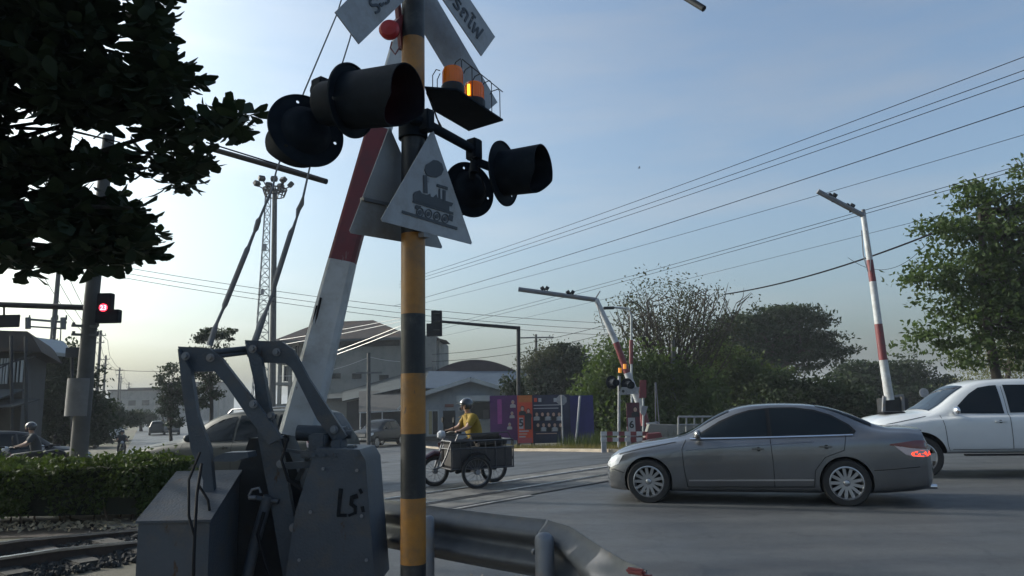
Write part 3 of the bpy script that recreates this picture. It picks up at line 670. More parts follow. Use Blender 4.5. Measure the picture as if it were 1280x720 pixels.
for x, y in ((668, 690), (712, 668)):
    p = P(x, y, 4.5); mb.disc(p, (.6, -.8, 0), .018, .02, 12)
mb.build("bolt", GALP, gr, world=True)
# ------------------------------------------------------------------ near gate
def poly_at(pts, Y, t, name, m, parent, yaw=0):
    p0 = Vector((0, Y, 0)); n = Vector((math.sin(yaw), -math.cos(yaw), 0)); q = [PP(x, y, p0, n) for x, y in pts]
    mb = MB(); mb.prism(q, -n*t); o = mb.build(name, m, parent, world=True); return o
gate = thing("barrier_gate", "raised red and white barrier arm with its grey lifting machine in the left foreground", "barrier gate", P(375, 660, 5.3)*Vector((1, 1, 0)) if False else Vector((P(375, 660, 5.3).x, 5.3, 0)))
def armseg(c0, w0, c1, w1, Y0, Y1, m, name, th=.10):
    a = P(*c0, Y0); b_ = P(*c1, Y1); mb = MB(); mb.beam(a, b_, th, w0*Y0/FPX, up=(1, 0, .0), w2=th*.95, h2=w1*Y1/FPX)
    vs = mb.v; mb2 = MB(); d = (b_-a).normalized(); yv = Vector((0, 1, 0)); xv = d.cross(yv).normalized()
    pa, pb = w0*Y0/FPX/2, w1*Y1/FPX/2; T = th/2
    # octagonal-ish box tube
    prof = [(-1, -.6), (-.75, -1), (.75, -1), (1, -.6), (1, .6), (.75, 1), (-.75, 1), (-1, .6)]
    va = [a+xv*pa*i+yv*T*j for i, j in prof]; vb = [b_+xv*pb*i+yv*T*j for i, j in prof]
    mb2.add(va+vb, [tuple(range(8))[::-1], tuple(range(8, 16))]+[(k, (k+1) % 8, 8+(k+1) % 8, 8+k) for k in range(8)])
    return mb2.build(name, m, parent=gate, world=True, smooth=20)
armseg((373, 545), 46, (428, 327), 34, 5.5, 5.6, GATW, "arm_white_section", .14)
armseg((428, 327), 34, (474, 162), 31, 5.6, 5.68, GATR, "arm_red_section", .13)
armseg((474, 162), 31, (508, 40), 28, 5.68, 5.74, GATW, "arm_white_section", .12)
armseg((508, 40), 28, (552, -120), 25, 5.74, 5.84, GATR, "arm_red_section", .11)
armseg((552, -120), 24, (575, -200), 22, 5.84, 5.9, GATW, "arm_white_section", .10)
# guy rods
def rod(pts, name, Y):
    mb = MB(); q = [P(x, y, Y) for x, y, r in pts]; mb.tube(q, [r*Y/FPX for *_, r in pts], 8)
    mb.build(name, GALP, gate, world=True)
RODM = GALP
rod([(436, -30, .9), (421, 18, 1), (380, 115, 1.1), (345, 215, 1.2), (341, 234, 1.6), (325, 272, 1.8), (323, 276, 3.6), (320, 286, 3.4), (318, 290, 2), (311, 308, 2.4), (309, 312, 3.6), (281, 381, 3.6), (279, 386, 2), (271, 404, 2.2), (268, 412, 3.8), (262, 432, 4.2)], "guy_rod", 5.15)
rod([(458, -30, .9), (437, 50, 1), (387, 210, 1.2), (379, 246, 1.6), (377, 255, 3.4), (373, 262, 3.2), (371, 272, 1.6), (367, 284, 2.2), (364, 290, 3.6), (343, 356, 3.6), (341, 366, 2), (333, 388, 2.2), (328, 400, 4), (318, 428, 4.4)], "guy_rod", 5.3)
mb = MB(); mb.tube([P(401, 372, 5.5), P(391, 420, 5.5), P(372, 490, 5.5), P(352, 560, 5.5)], .009, 6); mb.tube([P(396, 382, 5.5), P(386, 425, 5.5), P(366, 495, 5.5), P(346, 560, 5.5)], .007, 6); mb.build("cable", CABL, gate, world=True)
# swinging counterweight frames
poly_at([(222, 433), (261, 435), (275, 446), (324, 509), (352, 548), (336, 556), (309, 520), (283, 482), (268, 464), (238, 465)], 5.0, .05, "counterweight_plate", GRY, gate)
poly_at([(222, 436), (238, 462), (247, 520), (262, 560), (268, 622), (262, 650), (252, 640), (254, 600), (238, 560), (229, 500)], 4.95, .05, "frame_leg", GRY, gate)
poly_at([(306, 425), (352, 427), (366, 437), (385, 472), (433, 545), (420, 556), (396, 524), (364, 460), (356, 454), (326, 453), (322, 450), (309, 446)], 5.2, .05, "counterweight_plate", GRY, gate)
poly_at([(306, 428), (326, 448), (337, 509), (352, 566), (366, 640), (384, 735), (356, 735), (340, 640), (322, 545), (318, 480)], 5.12, .06, "frame_leg", GRY, gate)
mb = MB(); mb.tube([P(262, 441, 5.02), P(310, 436, 5.22)], .022, 12); mb.tube([P(270, 446, 5.02), P(312, 441, 5.22)], .012, 12); mb.build("cross_tube", GRY, gate, world=True)
# centre housing, dark plates
poly_at([(352, 545), (312, 548), (296, 590), (262, 668), (255, 735), (395, 735), (385, 640), (372, 590)], 5.35, .3, "machine_housing", GRD, gate)
poly_at([(268, 571), (280, 566), (309, 565), (311, 572), (292, 577), (266, 577)], 4.9, .16, "hand_lever", GRY, gate)
mb = MB()
mb.tube([P(306, 735, 5.1), P(318, 680, 5.1), P(334, 625, 5.1), P(336, 620, 5.1)], .035, 14); mb.tube([P(316, 622, 5.1), P(348, 627, 5.1)], .018, 10); mb.build("strut", GRY, gate, world=True)
mb = MB(); mb.tube([P(311, 620, 5.08), P(315, 612, 5.08), P(324, 610, 5.08), P(326, 616, 5.08)], .009, 8); mb.tube([P(311, 622, 5.07), P(320, 622, 5.07)], .014, 8); mb.build("shackle", GALP, gate, world=True)
# right cabinet
cab = poly_at([(390, 574), (396, 560), (449, 562), (457, 576), (469, 735), (355, 735), (369, 640)], 5.0, .55, "gearbox_cabinet", GRY, gate)
MARK = mat("mark_black", (.012, .014, .018), .7, var=.5, scale=30, spec=.1)
def stroke(pts, w):
    mb = MB(); q = [P(x, y, 4.997) for x, y in pts]
    for i in range(len(q)-1): mb.beam(q[i], q[i+1]+(q[i+1]-q[i])*.12, .004+.0007*i, w*(1.15-.12*i), up=(1, 0, 0) if abs(q[i+1].x-q[i].x) < abs(q[i+1].z-q[i].z) else (0, 0, 1))
    mb2 = MB()
    for i in range(len(q)-1):
        d = (q[i+1]-q[i]).normalized(); n_ = Vector((-d.z, 0, d.x))*w/2*(1.15-.12*i); e_ = d*w*.3
        mb2.prism([q[i]-n_-e_, q[i+1]-n_*.9+e_, q[i+1]+n_*.9+e_, q[i]+n_-e_], (0, -.003-.0006*i, 0))
    mb2.build("painted_mark", MARK, gate, world=True)
stroke([(426, 612), (424.5, 628), (423, 644), (432, 644)], .024)
stroke([(446, 620), (440, 622), (439, 630), (444, 634), (444, 641), (437, 644)], .026)
stroke([(450, 612), (452, 616)], .018); stroke([(453, 634), (454, 639)], .02)
mb = MB(); mb.box(P(412, 566, 5.2), (.32, .30, .05), bev=.008); mb.box(P(400, 553, 5.2), (.11, .2, .12), bev=.01); mb.cyl(P(372, 541, 5.3), P(432, 543, 5.3), .055, n=20); mb.cyl(P(432, 543, 5.28), P(440, 543, 5.28), .03, n=16); mb.box(P(424, 556, 5.2), (.07, .2, .07), bev=.008); mb.box(P(440, 560, 5.15), (.05, .12, .04), bev=.006)
for x in (392, 405, 418, 446): mb.cyl(P(x, 569, 5.0), P(x, 569, 4.98), .012, n=8)
mb.build("drive_shaft", GRY, gate, world=True)
mb = MB(); mb.beam(P(345, 583, 5.15), P(392, 580, 5.15), .05, .045); mb.beam(P(372, 600, 5.3), P(398, 545, 5.3), .04, .03); mb.beam(P(352, 562, 5.2), P(385, 566, 5.2), .05, .02); mb.build("link_bar", GRY, gate, world=True)
poly_at([(398, 470), (404, 468), (404, 500), (396, 515), (393, 510)], 5.5, .04, "stop_fin", GRD, gate)
mb = MB()
for (x, y, Y) in ((404, 586, 4.995), (446, 588, 4.995), (374, 700, 4.995), (458, 700, 4.995), (388, 640, 4.995), (452, 645, 4.995)):
    p = P(x, y, Y); bo = MB(); bo.disc(p, (0, 1, 0), .011, .016, 6); bo.build("cabinet_bolt", GALP, gate, world=True)
for (x, y, Y) in ((231, 445, 4.93), (262, 447, 4.98), (315, 436, 5.1), (345, 440, 5.18), (338, 520, 5.04), (350, 580, 5.04), (366, 660, 5.04), (417, 537, 5.18), (316, 505, 4.97)):
    p = P(x, y, Y); bo = MB(); bo.disc(p, (0, 1, 0), .017, .03, 6); bo.disc(p+Vector((0, .012, 0)), (0, 1, 0), .028, .006, 16); bo.build("pivot_bolt", GALP, gate, world=True)
mb = MB(); mb.tube([P(330, 640, 5.05), P(322, 668, 5.02), P(330, 700, 5.0), P(345, 740, 5.0)], .012, 8); mb.build("hydraulic_hose", CABL, gate, world=True)
mb = MB(); mb.tube([P(360, 548, 5.1), P(352, 575, 5.0), P(360, 600, 4.98), P(378, 612, 5.0)], .010, 8); mb.build("hydraulic_hose", CABL, gate, world=True)
# left control box with sloped lid
lb = thing("control_box", "low grey control box with a sloping lid left of the gate machine", "control box", Vector((P(215, 700, 4.75).x, 4.85, 0)))
zt0 = P(215, 654, 4.6).z; x0, x1 = P(173, 654, 4.6).x, P(262, 654, 4.6).x
mb = MB(); xb0, xb1 = P(240, 590, 5.25).x-.10, P(300, 588, 5.25).x
zb_ = P(240, 592, 5.25).z
vs = [(x0, 4.6, 0), (x1, 4.6, 0), (x1, 4.6, zt0), (x0, 4.6, zt0), (xb0, 5.25, 0), (xb1, 5.25, 0), (xb1, 5.25, zb_), (xb0, 5.25, zb_)]
mb.add(vs, [(0, 1, 2, 3), (4, 7, 6, 5), (3, 2, 6, 7), (0, 3, 7, 4), (1, 5, 6, 2), (0, 4, 5, 1)]); mb.build("box_body", GRY, lb, world=True)
mb = MB(); e = .012
mb.add([(x0-e, 4.6-e, zt0+.003), (x1+e, 4.6-e, zt0+.003), (xb1+e, 5.26, zb_+.003), (xb0-e, 5.26, zb_+.003), (x0-e, 4.6-e, zt0+.018), (x1+e, 4.6-e, zt0+.018), (xb1+e, 5.26, zb_+.018), (xb0-e, 5.26, zb_+.018)],
    [(3, 2, 1, 0), (4, 5, 6, 7), (0, 1, 5, 4), (1, 2, 6, 5), (2, 3, 7, 6), (3, 0, 4, 7)]); mb.build("lid", GRY, lb, world=True)
mb = MB(); mb.box((x0+.05, 4.597, .28), (.012, .012, .25)); mb.box(((x0+x1)/2+.05, 4.59, .42), (.09, .02, .05), bev=.006); mb.build("latch", GALP, lb, world=True)
cb = thing("power_cable", "two black cables drooping over the low control box", "cable", P(245, 640, 4.5))
mb = MB(); mb.tube([P(250, 566, 4.8), P(236, 600, 4.62), P(236, 645, 4.52), P(243, 670, 4.52), P(242, 740, 4.5)], .008, 8); mb.tube([P(252, 580, 4.82), P(246, 620, 4.62), P(244, 660, 4.53), P(242, 700, 4.5), P(241, 745, 4.5)], .009, 8); mb.tube([P(248, 606, 4.75), P(260, 625, 4.7), P(263, 645, 4.7)], .008, 8); mb.build("cable_run", CABL, cb, world=True)
# ------------------------------------------------------------------ ground
def ground_mat():
    m = mat("ground_dirt", (.12, .105, .085), .95, var=.35, scale=1.2, bump=.6, bscale=25, dirt=(.06, .07, .035), dscale=.25, dlo=.42, dhi=.62); return m
def nodes_asphalt():
    m = bpy.data.materials.new("asphalt"); m.use_nodes = True; nt = m.node_tree; N = nt.nodes; L = nt.links; b = N["Principled BSDF"]
    tc = N.new("ShaderNodeTexCoord")
    def noise(s, d=8, r=.6, stretch=None):
        n = N.new("ShaderNodeTexNoise"); n.inputs["Scale"].default_value = s; n.inputs["Detail"].default_value = d; n.inputs["Roughness"].default_value = r
        if stretch:
            mp = N.new("ShaderNodeMapping"); mp.inputs["Rotation"].default_value = (0, 0, stretch[0]); mp.inputs["Scale"].default_value = stretch[1]
            L.new(tc.outputs["Object"], mp.inputs[0]); L.new(mp.outputs[0], n.inputs["Vector"])
        else: L.new(tc.outputs["Object"], n.inputs["Vector"])
        return n.outputs["Fac"]
    def ramp(f, p0, c0, p1, c1):
        r = N.new("ShaderNodeValToRGB"); r.color_ramp.elements[0].position = p0; r.color_ramp.elements[1].position = p1
        r.color_ramp.elements[0].color = (*c0, 1); r.color_ramp.elements[1].color = (*c1, 1); L.new(f, r.inputs[0]); return r.outputs[0]
    def mul(a, b_, f=1):
        x = N.new("ShaderNodeMix"); x.data_type = 'RGBA'; x.blend_type = 'MULTIPLY'; x.inputs["Factor"].default_value = f; L.new(a, x.inputs["A"]); L.new(b_, x.inputs["B"]); return x.outputs["Result"]
    base = ramp(noise(.35, 10, .7), .35, (.045, .048, .052), .65, (.070, .073, .076))
    fine = ramp(noise(70, 4, .85), .32, (.45, .45, .45), .68, (1.55, 1.55, 1.55))
    lanes = ramp(noise(.5, 6, .6, (R(17), (.18, 2.4, 1))), .36, (.76, .76, .77), .62, (1.15, 1.15, 1.12))
    st = ramp(noise(1.1, 10, .8), .56, (1, 1, 1), .72, (.76, .755, .75))
    vo = N.new("ShaderNodeTexVoronoi"); vo.feature = 'DISTANCE_TO_EDGE'; vo.inputs["Scale"].default_value = .42
    nw = N.new("ShaderNodeTexNoise"); nw.inputs["Scale"].default_value = 1.3; nw.inputs["Detail"].default_value = 8; L.new(tc.outputs["Object"], nw.inputs["Vector"])
    va = N.new("ShaderNodeMix"); va.data_type = 'RGBA'; va.blend_type = 'ADD'; va.inputs["Factor"].default_value = 1.0; L.new(tc.outputs["Object"], va.inputs["A"]); L.new(nw.outputs["Color"], va.inputs["B"]); L.new(va.outputs["Result"], vo.inputs["Vector"])
    crk = ramp(vo.outputs["Distance"], .0, (.72, .72, .72), .010, (1, 1, 1))
    st = mul(st, crk)
    c = mul(mul(mul(base, fine), lanes), st); L.new(c, b.inputs["Base Color"])
    L.new(ramp(noise(.8, 8, .7), .35, (.45, .45, .45), .7, (.72, .72, .72)), b.inputs["Roughness"])
    bp = N.new("ShaderNodeBump"); bp.inputs["Strength"].default_value = .45; bp.inputs["Distance"].default_value = .01; L.new(noise(90, 3, .7), bp.inputs["Height"]); L.new(bp.outputs[0], b.inputs["Normal"])
    b.inputs["Specular IOR Level"].default_value = .45
    return m
ASPH = nodes_asphalt()
cx = [-1600, -900, -500, -300, -200, -150, -120]+[x for x in range(-100, 101, 2)]+[120, 150, 200, 300, 500, 900, 1600]
cy = [-60, -40, -20, -12]+[-8+2*i for i in range(70)]+[140, 160, 200, 260, 350, 500, 900, 1600]
V_ = [(x, y, gz(x, y)-(0 if max(abs(x), abs(y)) < 300 else .3)) for y in cy for x in cx]; nx = len(cx)
F_ = [(j*nx+i, j*nx+i+1, (j+1)*nx+i+1, (j+1)*nx+i) for j in range(len(cy)-1) for i in range(nx-1)]
gme = bpy.data.meshes.new("ground"); gme.from_pydata(V_, [], F_); gme.update(); tag(link("ground", gme, ground_mat()), kind="structure")
gd = link  # alias
d26 = Vector((-.438, .899))
near_edge = [(70, -26), (30, -13), (12, -5.5), (3.0, 1.0), (1.3, 3.1), (.75, 4.1), (.3, 5.0), (-1.2, 6.35), (-2.2, 7.6), (-4.8, 11.6), (-6.6, 13.6), (-10, 17.5), (-16, 23)]
far_edge = [(70, 4), (30, 15), (18, 18.5), (10, 20.3), (5.2, 22.4), (2.9, 25), (.2, 29.2), (-2.2, 32.4), (-2.8, 36), (-6.5, 50)]
lfar = [(-6.5+d26.x*t, 50+d26.y*t) for t in (30, 90, 180, 400)]; lnear = [(-14.5+d26.x*t, 27+d26.y*t) for t in (400, 180, 90, 30, 0)]
road_poly = far_edge+lfar+lnear+near_edge[::-1]
sheet("road", [road_poly], ASPH, .012)
CONC = mat("concrete_path", (.34, .29, .23), .9, var=.2, scale=3, bump=.3, bscale=30, dirt=(.16, .14, .11), dscale=2, dlo=.5, dhi=.75)
sheet("sidewalk", [[(-2.4, 7.75), (-4.95, 11.5), (-6.7, 13.4), (-12, 19.2), (-16.5, 18.5), (-7.5, 12.2), (-4.9, 9.7), (-3.4, 7.9)]], CONC, .03)
# kerb along far edge
kb = [Vector((p[0], p[1])) for p in far_edge[3:]]; bm_ = MB()
for i in range(len(kb)-1):
    a, b_ = kb[i], kb[i+1]; k = max(1, int((b_-a).length/2))
    for j in range(k):
        p, q = a.lerp(b_, j/k), a.lerp(b_, (j+1)/k); bm_.beam((p.x, p.y, gz(*p)+.03), (q.x, q.y, gz(*q)+.03), .16, .16)
tag(bm_.build("kerb", CONC), kind="structure")
# railway: rails embedded in the road, raised elsewhere
TD = Vector((.629, .777)); TN = Vector((.777, -.629)); T0 = Vector((-1.41, 11.94))
def tp(s, n): p = T0+TD*s+TN*n; return (p.x, p.y)
PANEL = mat("crossing_panel", (.12, .118, .112), .8, var=.3, scale=2, bump=.4, bscale=40, dirt=(.05, .05, .05), dscale=1.2, dlo=.45, dhi=.6)
sheet("crossing_pavement", [[tp(-2.6, .72), tp(13.6, .72), tp(13.6, -1.75), tp(-2.6, -1.75)]], PANEL, .020)
TAR = mat("tar_joint", (.018, .018, .019), .6, var=.3, scale=6)
WORN = mat("worn_white_line", (.30, .30, .30), .7, var=.3, scale=12, dirt=(.09, .09, .09), dscale=5, dlo=.42, dhi=.62)
gv = []
for n in (.09, .72, -.93, -1.75): gv.append([tp(-2.6, n-.035), tp(13.6, n-.035), tp(13.6, n+.035), tp(-2.6, n+.035)])
for n in (-2.9, -3.6): gv.append([tp(1, n-.02), tp(12, n-.02), tp(12, n+.02), tp(1, n+.02)])
sheet("flangeway_grooves", gv, TAR, .027)
sheet("worn_line", [[tp(3.2, -1.13), tp(12.5, -1.13), tp(12.5, -1.06), tp(3.2, -1.06)], [tp(-1.2, .82), tp(1.6, .80), tp(1.6, .87), tp(-1.2, .89)]], WORN, .031)
# tyre darkened patches and repair patches
PATCH = mat("asphalt_patch", (.036, .037, .04), .6, var=.35, scale=2.5, bump=.3, bscale=60)
sheet("road_patches", [[(5.5, 7.6), (9.5, 6.5), (9.7, 7.0), (5.6, 8.2)], [(-9, 22), (-4, 24), (-4.2, 25.0), (-9.3, 23.2)]], PATCH, .024)
STEEL = mat("rail_steel", (.45, .45, .46), .22, .95, .15, 10); RUST = mat("rail_rust", (.045, .028, .02), .8, var=.3, scale=15)
for n, lab in ((0, "nearer worn steel rail of the track running across the road"), (-1.0, "farther worn steel rail of the track running across the road")):
    o = thing("rail", lab, "rail", (*tp(0, n), 0), 0, "rails of the level crossing")
    a = MB()
    def zt(s): return .034 if s > -3 else .034+min(.0, 0)
    pts = [(-14, .16), (-5.2, .16), (-3.0, .05), (-2.6, .034), (14, .034), (15, .05), (17, .16), (60, .16)]
    for (s0, z0), (s1, z1) in zip(pts[:-1], pts[1:]):
        b_ = MB()
        for lo in range(max(1, int((s1-s0)/4))):
            k = max(1, int((s1-s0)/4)); u0_, u1_ = s0+(s1-s0)*lo/k, s0+(s1-s0)*(lo+1)/k; za, zb2 = z0+(z1-z0)*lo/k, z0+(z1-z0)*(lo+1)/k
            p, q = tp(u0_, n), tp(u1_, n); p = (*p, za+gz(*p)); q = (*q, zb2+gz(*q))
            a.beam((p[0], p[1], p[2]-.012), (q[0], q[1], q[2]-.012), .065, .024)
            if z0 > .04: b_.beam((p[0], p[1], p[2]-.08), (q[0], q[1], q[2]-.08), .02, .11); b_.beam((p[0], p[1], p[2]-.145), (q[0], q[1], q[2]-.145), .12, .02)
        if b_.v: b_.build("rail_web", RUST, o, world=True)
    a.build("rail_head", STEEL, o, world=True)
SLP = mat("sleeper_concrete", (.035, .033, .03), .9, var=.3, scale=6, bump=.3)
k = 0
sl = None
for s in list(np.arange(-12.5, -3.2, .62)):
    c = T0+TD*s+TN*(-.5)
    if sl is None:
        mb = MB(); mb.box((0, 0, 0), (1.9, .24, .12), bev=.015); sl = mb.build("sleeper", SLP); o = sl
        tag(sl, "concrete sleeper under the rails at lower left", "sleeper", "sleepers under the rails at lower left")
    else: o = sl.copy(); COL.objects.link(o)
    o.location = (c.x, c.y, .0); o.rotation_euler = (0, 0, math.atan2(TN.y, TN.x))
# ballast stones
def rocks(name, lab, n, area, r0, r1, m):
    mb_v, mb_f = [], []
    base = [(-1, 0, 0), (1, 0, 0), (0, -1, 0), (0, 1, 0), (0, 0, -1), (0, 0, 1)]; fc = [(0, 2, 5), (2, 1, 5), (1, 3, 5), (3, 0, 5), (2, 0, 4), (1, 2, 4), (3, 1, 4), (0, 3, 4)]
    for _ in range(n):
        p = area(); r_ = random.uniform(r0, r1); E = Euler((random.random()*6, random.random()*6, random.random()*6)).to_matrix()
        o = len(mb_v)
        for b in base:
            v = E @ (Vector(b)*r_*random.uniform(.6, 1.2)); mb_v.append((p[0]+v.x, p[1]+v.y, p[2]+v.z))
        mb_f += [tuple(i+o for i in f) for f in fc]
    me = bpy.data.meshes.new(name); me.from_pydata(mb_v, [], mb_f); return tag(link(name, me, m, smooth=0), lab, "gravel", None, "stuff")
def ar():
    s = random.uniform(-9, -2.9); n = random.uniform(-1.6, .65); x, y = tp(s, n); return (x, y, random.uniform(.0, .04))
rocks("ballast", "grey track ballast stones between the rails", 9000, ar, .018, .045, mat("ballast_stone", (.03, .03, .029), .9, var=.5, scale=4))
def ar2():
    x = random.uniform(-1.6, .9); y = random.uniform(3.8, 7.0); return (x, y, .004)
rocks("roadside_grit", "small pebbles on the bare earth under the guardrail", 1500, ar2, .006, .02, mat("pebble", (.3, .26, .2), .9, var=.4, scale=4))
EARTH = mat("bare_earth", (.36, .27, .18), .95, var=.35, scale=5, bump=.7, bscale=30, dirt=(.2, .15, .10), dscale=3, dlo=.45, dhi=.65)
sheet("earth_verge", [[(-3.2, 3.0), (1.6, 2.0), (1.28, 3.05), (.72, 4.08), (.28, 4.95), (-1.22, 6.3), (-2.25, 7.5), (-3.4, 6.6)]], EARTH, .008)
# dark soil below the hedge
sheet("hedge_bed", [[(-18, 9.7), (-4.7, 9.6), (-5.2, 10.8), (-18, 13)]], mat("dark_soil", (.04, .03, .024), .95, var=.4, scale=4, bump=.8, bscale=20), .01)
# ------------------------------------------------------------------ hedge
HL = leafmat("hedge_leaf", (.045, .065, .018), .2, .5, 3)
hg = thing("hedge", "clipped dark green hedge along the left side by the rails", "hedge", (-10, 11, 0))
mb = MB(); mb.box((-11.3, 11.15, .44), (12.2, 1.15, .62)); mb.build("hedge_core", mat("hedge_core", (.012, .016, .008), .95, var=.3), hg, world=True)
N_ = 46000; u = rng.random(N_); f = rng.random(N_); X = -17.6+12.5*rng.random(N_); Yh = np.empty(N_); Z = np.empty(N_)
top = f < .42; fr_ = (f >= .42) & (f < .82); bk = f >= .82; holes = (np.sin(X*4.7+np.sin(X*1.9)*2) > .55)
lump = .04*np.sin(X*2.1)+.04*np.sin(X*5.3+1)+.03*np.sin(X*13.7)
Yh[top] = 10.45+1.5*u[top]; Z[top] = .80+lump[top]+rng.normal(0, .03, top.sum())
Yh[fr_] = 10.45+.1*np.sin(X[fr_]*4)+rng.normal(0, .06, fr_.sum()); Z[fr_] = .16+.66*u[fr_]
Yh[bk] = 11.9; Z[bk] = .1+.7*u[bk]; dr = fr_ & holes & (Z < .38); Z[dr] = .8+.1*rng.random(dr.sum()); Yh[dr] += .5; sh = top & (rng.random(N_) < .05); Z[sh] += .16*rng.random(sh.sum()); e_ = rng.random(N_) < .06; X[e_] = -5.1+rng.normal(0, .06, e_.sum()); Yh[e_] = 10.45+1.45*rng.random(e_.sum()); Z[e_] = .12+.7*rng.random(e_.sum())
pts = np.stack([X, Yh, Z], 1); leafmesh("foliage", pts, rnd(N_), rnd(N_), .045+.04*rng.random(N_), .03+.02*rng.random(N_), HL, hg)
mb = MB()
x0_ = -15
for i in range(60):
    x = -15+i*.165; y = random.uniform(10.5, 11.4); mb.tube([(x, y, 0), (x+random.uniform(-.1, .1), y, .3)], .012, 5)
tag(mb.build("stems", mat("hedge_stem", (.09, .06, .04), .9), hg, world=True), kind="stuff")
dl = 1500; X = -14+9.2*rng.random(dl); Y0_ = 9.9+.8*rng.random(dl); Zd = np.full(dl, .03)+.03*rng.random(dl)
o = leafmesh("dry_leaves", np.stack([X, Y0_, Zd], 1), rnd(dl)*np.array([1, 1, .25]), rnd(dl), .05+.04*rng.random(dl), .03+.02*rng.random(dl), mat("dry_leaf", (.33, .27, .18), .8, var=.4, scale=3))
tag(o, "scattered pale dry leaves on the soil under the hedge", "leaf litter", None, "stuff")
# ------------------------------------------------------------------ verge grass
def grass(name, lab, n, area, h0, h1, m, w=.012):
    P0 = np.array([area() for _ in range(n)]); a = rng.random(n)*6.28; hh = h0+(h1-h0)*rng.random(n); lean = .45*rng.random(n)
    dx = np.cos(a); dy = np.sin(a); wv = np.stack([-dy, dx, 0*dx], 1)*w*(.6+.8*rng.random(n))[:, None]
    top_ = P0+np.stack([dx*lean*hh, dy*lean*hh, hh], 1); V = np.stack([P0-wv, P0+wv, top_], 1).reshape(-1, 3)
    me = bpy.data.meshes.new(name); me.from_pydata(V.tolist(), [], [(3*i, 3*i+1, 3*i+2) for i in range(n)]); o = link(name, me, m, smooth=0); return tag(o, lab, "grass", None, "stuff")
GRS = leafmat("verge_grass", (.10, .085, .035), .3, .5, .8); GRG = leafmat("green_weed", (.035, .05, .018), .3, .5, .8)
def along(poly, w0, w1):
    def f_():
        i = random.randrange(len(poly)-1); a, b2 = Vector(poly[i]), Vector(poly[i+1]); t = random.random(); p = a.lerp(b2, t); n = Vector((b2.y-a.y, -(b2.x-a.x))).normalized()*random.uniform(w0, w1)
        q = p+n; 
        return (q.x, q.y, gz(q.x, q.y))
    return f_
fe = [(8, 21), (5.2, 22.6), (2.9, 25.2), (.2, 29.4), (-2.2, 32.6), (-3.6, 36)]
# choose the side away from the road
tst = along(fe, .3, 2.4)(); sgn = 1 if tst[0]+tst[1] > 26 else -1
grass("dry_verge_grass", "dry yellow grass along the far road edge below the posters", 14000, along(fe, .25*sgn, 2.2*sgn), .08, .26, GRS, .012)
grass("green_verge_weeds", "taller green weeds behind the far road edge", 6000, along(fe[:4], 1.6*sgn, 4.2*sgn), .2, .7, GRG, .02)
def garea(): 
    p = G(random.uniform(745, 800), random.uniform(545, 552)); return (p.x+random.uniform(-.5, .5), p.y+random.uniform(0, 3), p.z)
grass("tall_reeds", "tall yellow-green reeds behind the red and white rail", 1500, garea, .6, 1.5, leafmat("reed", (.2, .19, .05), .3, .4, 1), .016)
# ------------------------------------------------------------------ utility poles and wires
CPL = mat("pole_concrete", (.075, .075, .073), .85, var=.2, scale=3, bump=.2); IRON = mat("crossarm_iron", (.08, .085, .09), .7, var=.2); WIRE = mat("wire", (.012, .012, .014), .9, var=0, spec=.05)
WIRL = mat("sunlit_wire", (.6, .58, .56), .35, .7, 0)  # pale wire metal, sunlight on the service wires put into its colour
def upole(lab, x, y, h, group=None, arms=((.6, 1.9), (1.35, 1.5)), r=.16, lean=0, yaw=R(-26), src=None, ins=True):
    z = gz(x, y); o = thing("utility_pole", lab, "utility pole", (x, y, z), 0, group)
    MB().cyl((x, y, z-.1), (x+lean*h, y, z+h), r, r*.62, n=12).build("pole", CPL, o, world=True)
    for dz, w in arms:
        mb = MB(); c = Vector((x+lean*(h-dz), y-.12, z+h-dz)); ax = Vector((math.cos(yaw), math.sin(yaw), 0))
        mb.beam(c-ax*w/2, c+ax*w/2, .09, .1); mb.build("crossarm", IRON, o, world=True)
        if ins:
            mi = MB()
            for t in (-.46, -.2, .2, .46): mi.cyl(c+ax*w*t+UZ*.05, c+ax*w*t+UZ*.24, .035, .02, n=8)
            mi.build("insulators", IRON, o, world=True)
    return o
LAT = 5.0
n_az = Vector((-.899, -.438)) ; base_dir = d26
rowpos = []
ords = ["first", "second", "third", "fourth", "fifth", "sixth", "seventh", "eighth"]
for i, d in enumerate((92, 122, 155, 192, 232, 280, 330, 390)):
    # lateral offset so that the tops line up towards the vanishing point
    q = d26*d+n_az*(LAT+(.8 if i % 2 else 0)); rowpos.append((q.x, q.y))
    upole("%s utility pole counted from the near end of the long row on the left road" % ords[i], q.x, q.y, 10.8 if i else 11.5, "utility poles receding along the left road", r=.2)
pw = G(57, 548); pw = P(57, 520, 48); upole("tall utility pole with a boxed crossarm rising behind the shops at far left", pw.x, 48, 11.8, None, arms=(), r=.22, lean=.012)
tb = thing("transformer_rack", "rectangular crossarm rack bolted to the tall pole at far left", "bracket", P(58, 400, 47.7))
mb = MB(); Yr = 47.7
mb.beam(P(34, 399, Yr), P(83, 403, Yr), .12, .14); mb.beam(P(34, 408, Yr), P(82, 411, Yr), .10, .10)
mb.build("rack_beams", IRON, tb, world=True); mb = MB()
for x in (35, 67, 79): MB().cyl(P(x, 397, Yr), P(x, 411, Yr), .17, n=10).build("insulator", IRON, tb, world=True)
for x in (37, 72, 83): MB().cyl(P(x, 394, Yr), P(x, 400, Yr), .05, n=8).build("insulator", IRON, tb, world=True)
for x, y1 in ((66, 436), (76, 440)): MB().cyl(P(x, 411, Yr), P(x-1, y1, Yr), .035, n=6).build("down_lead", IRON, tb, world=True)
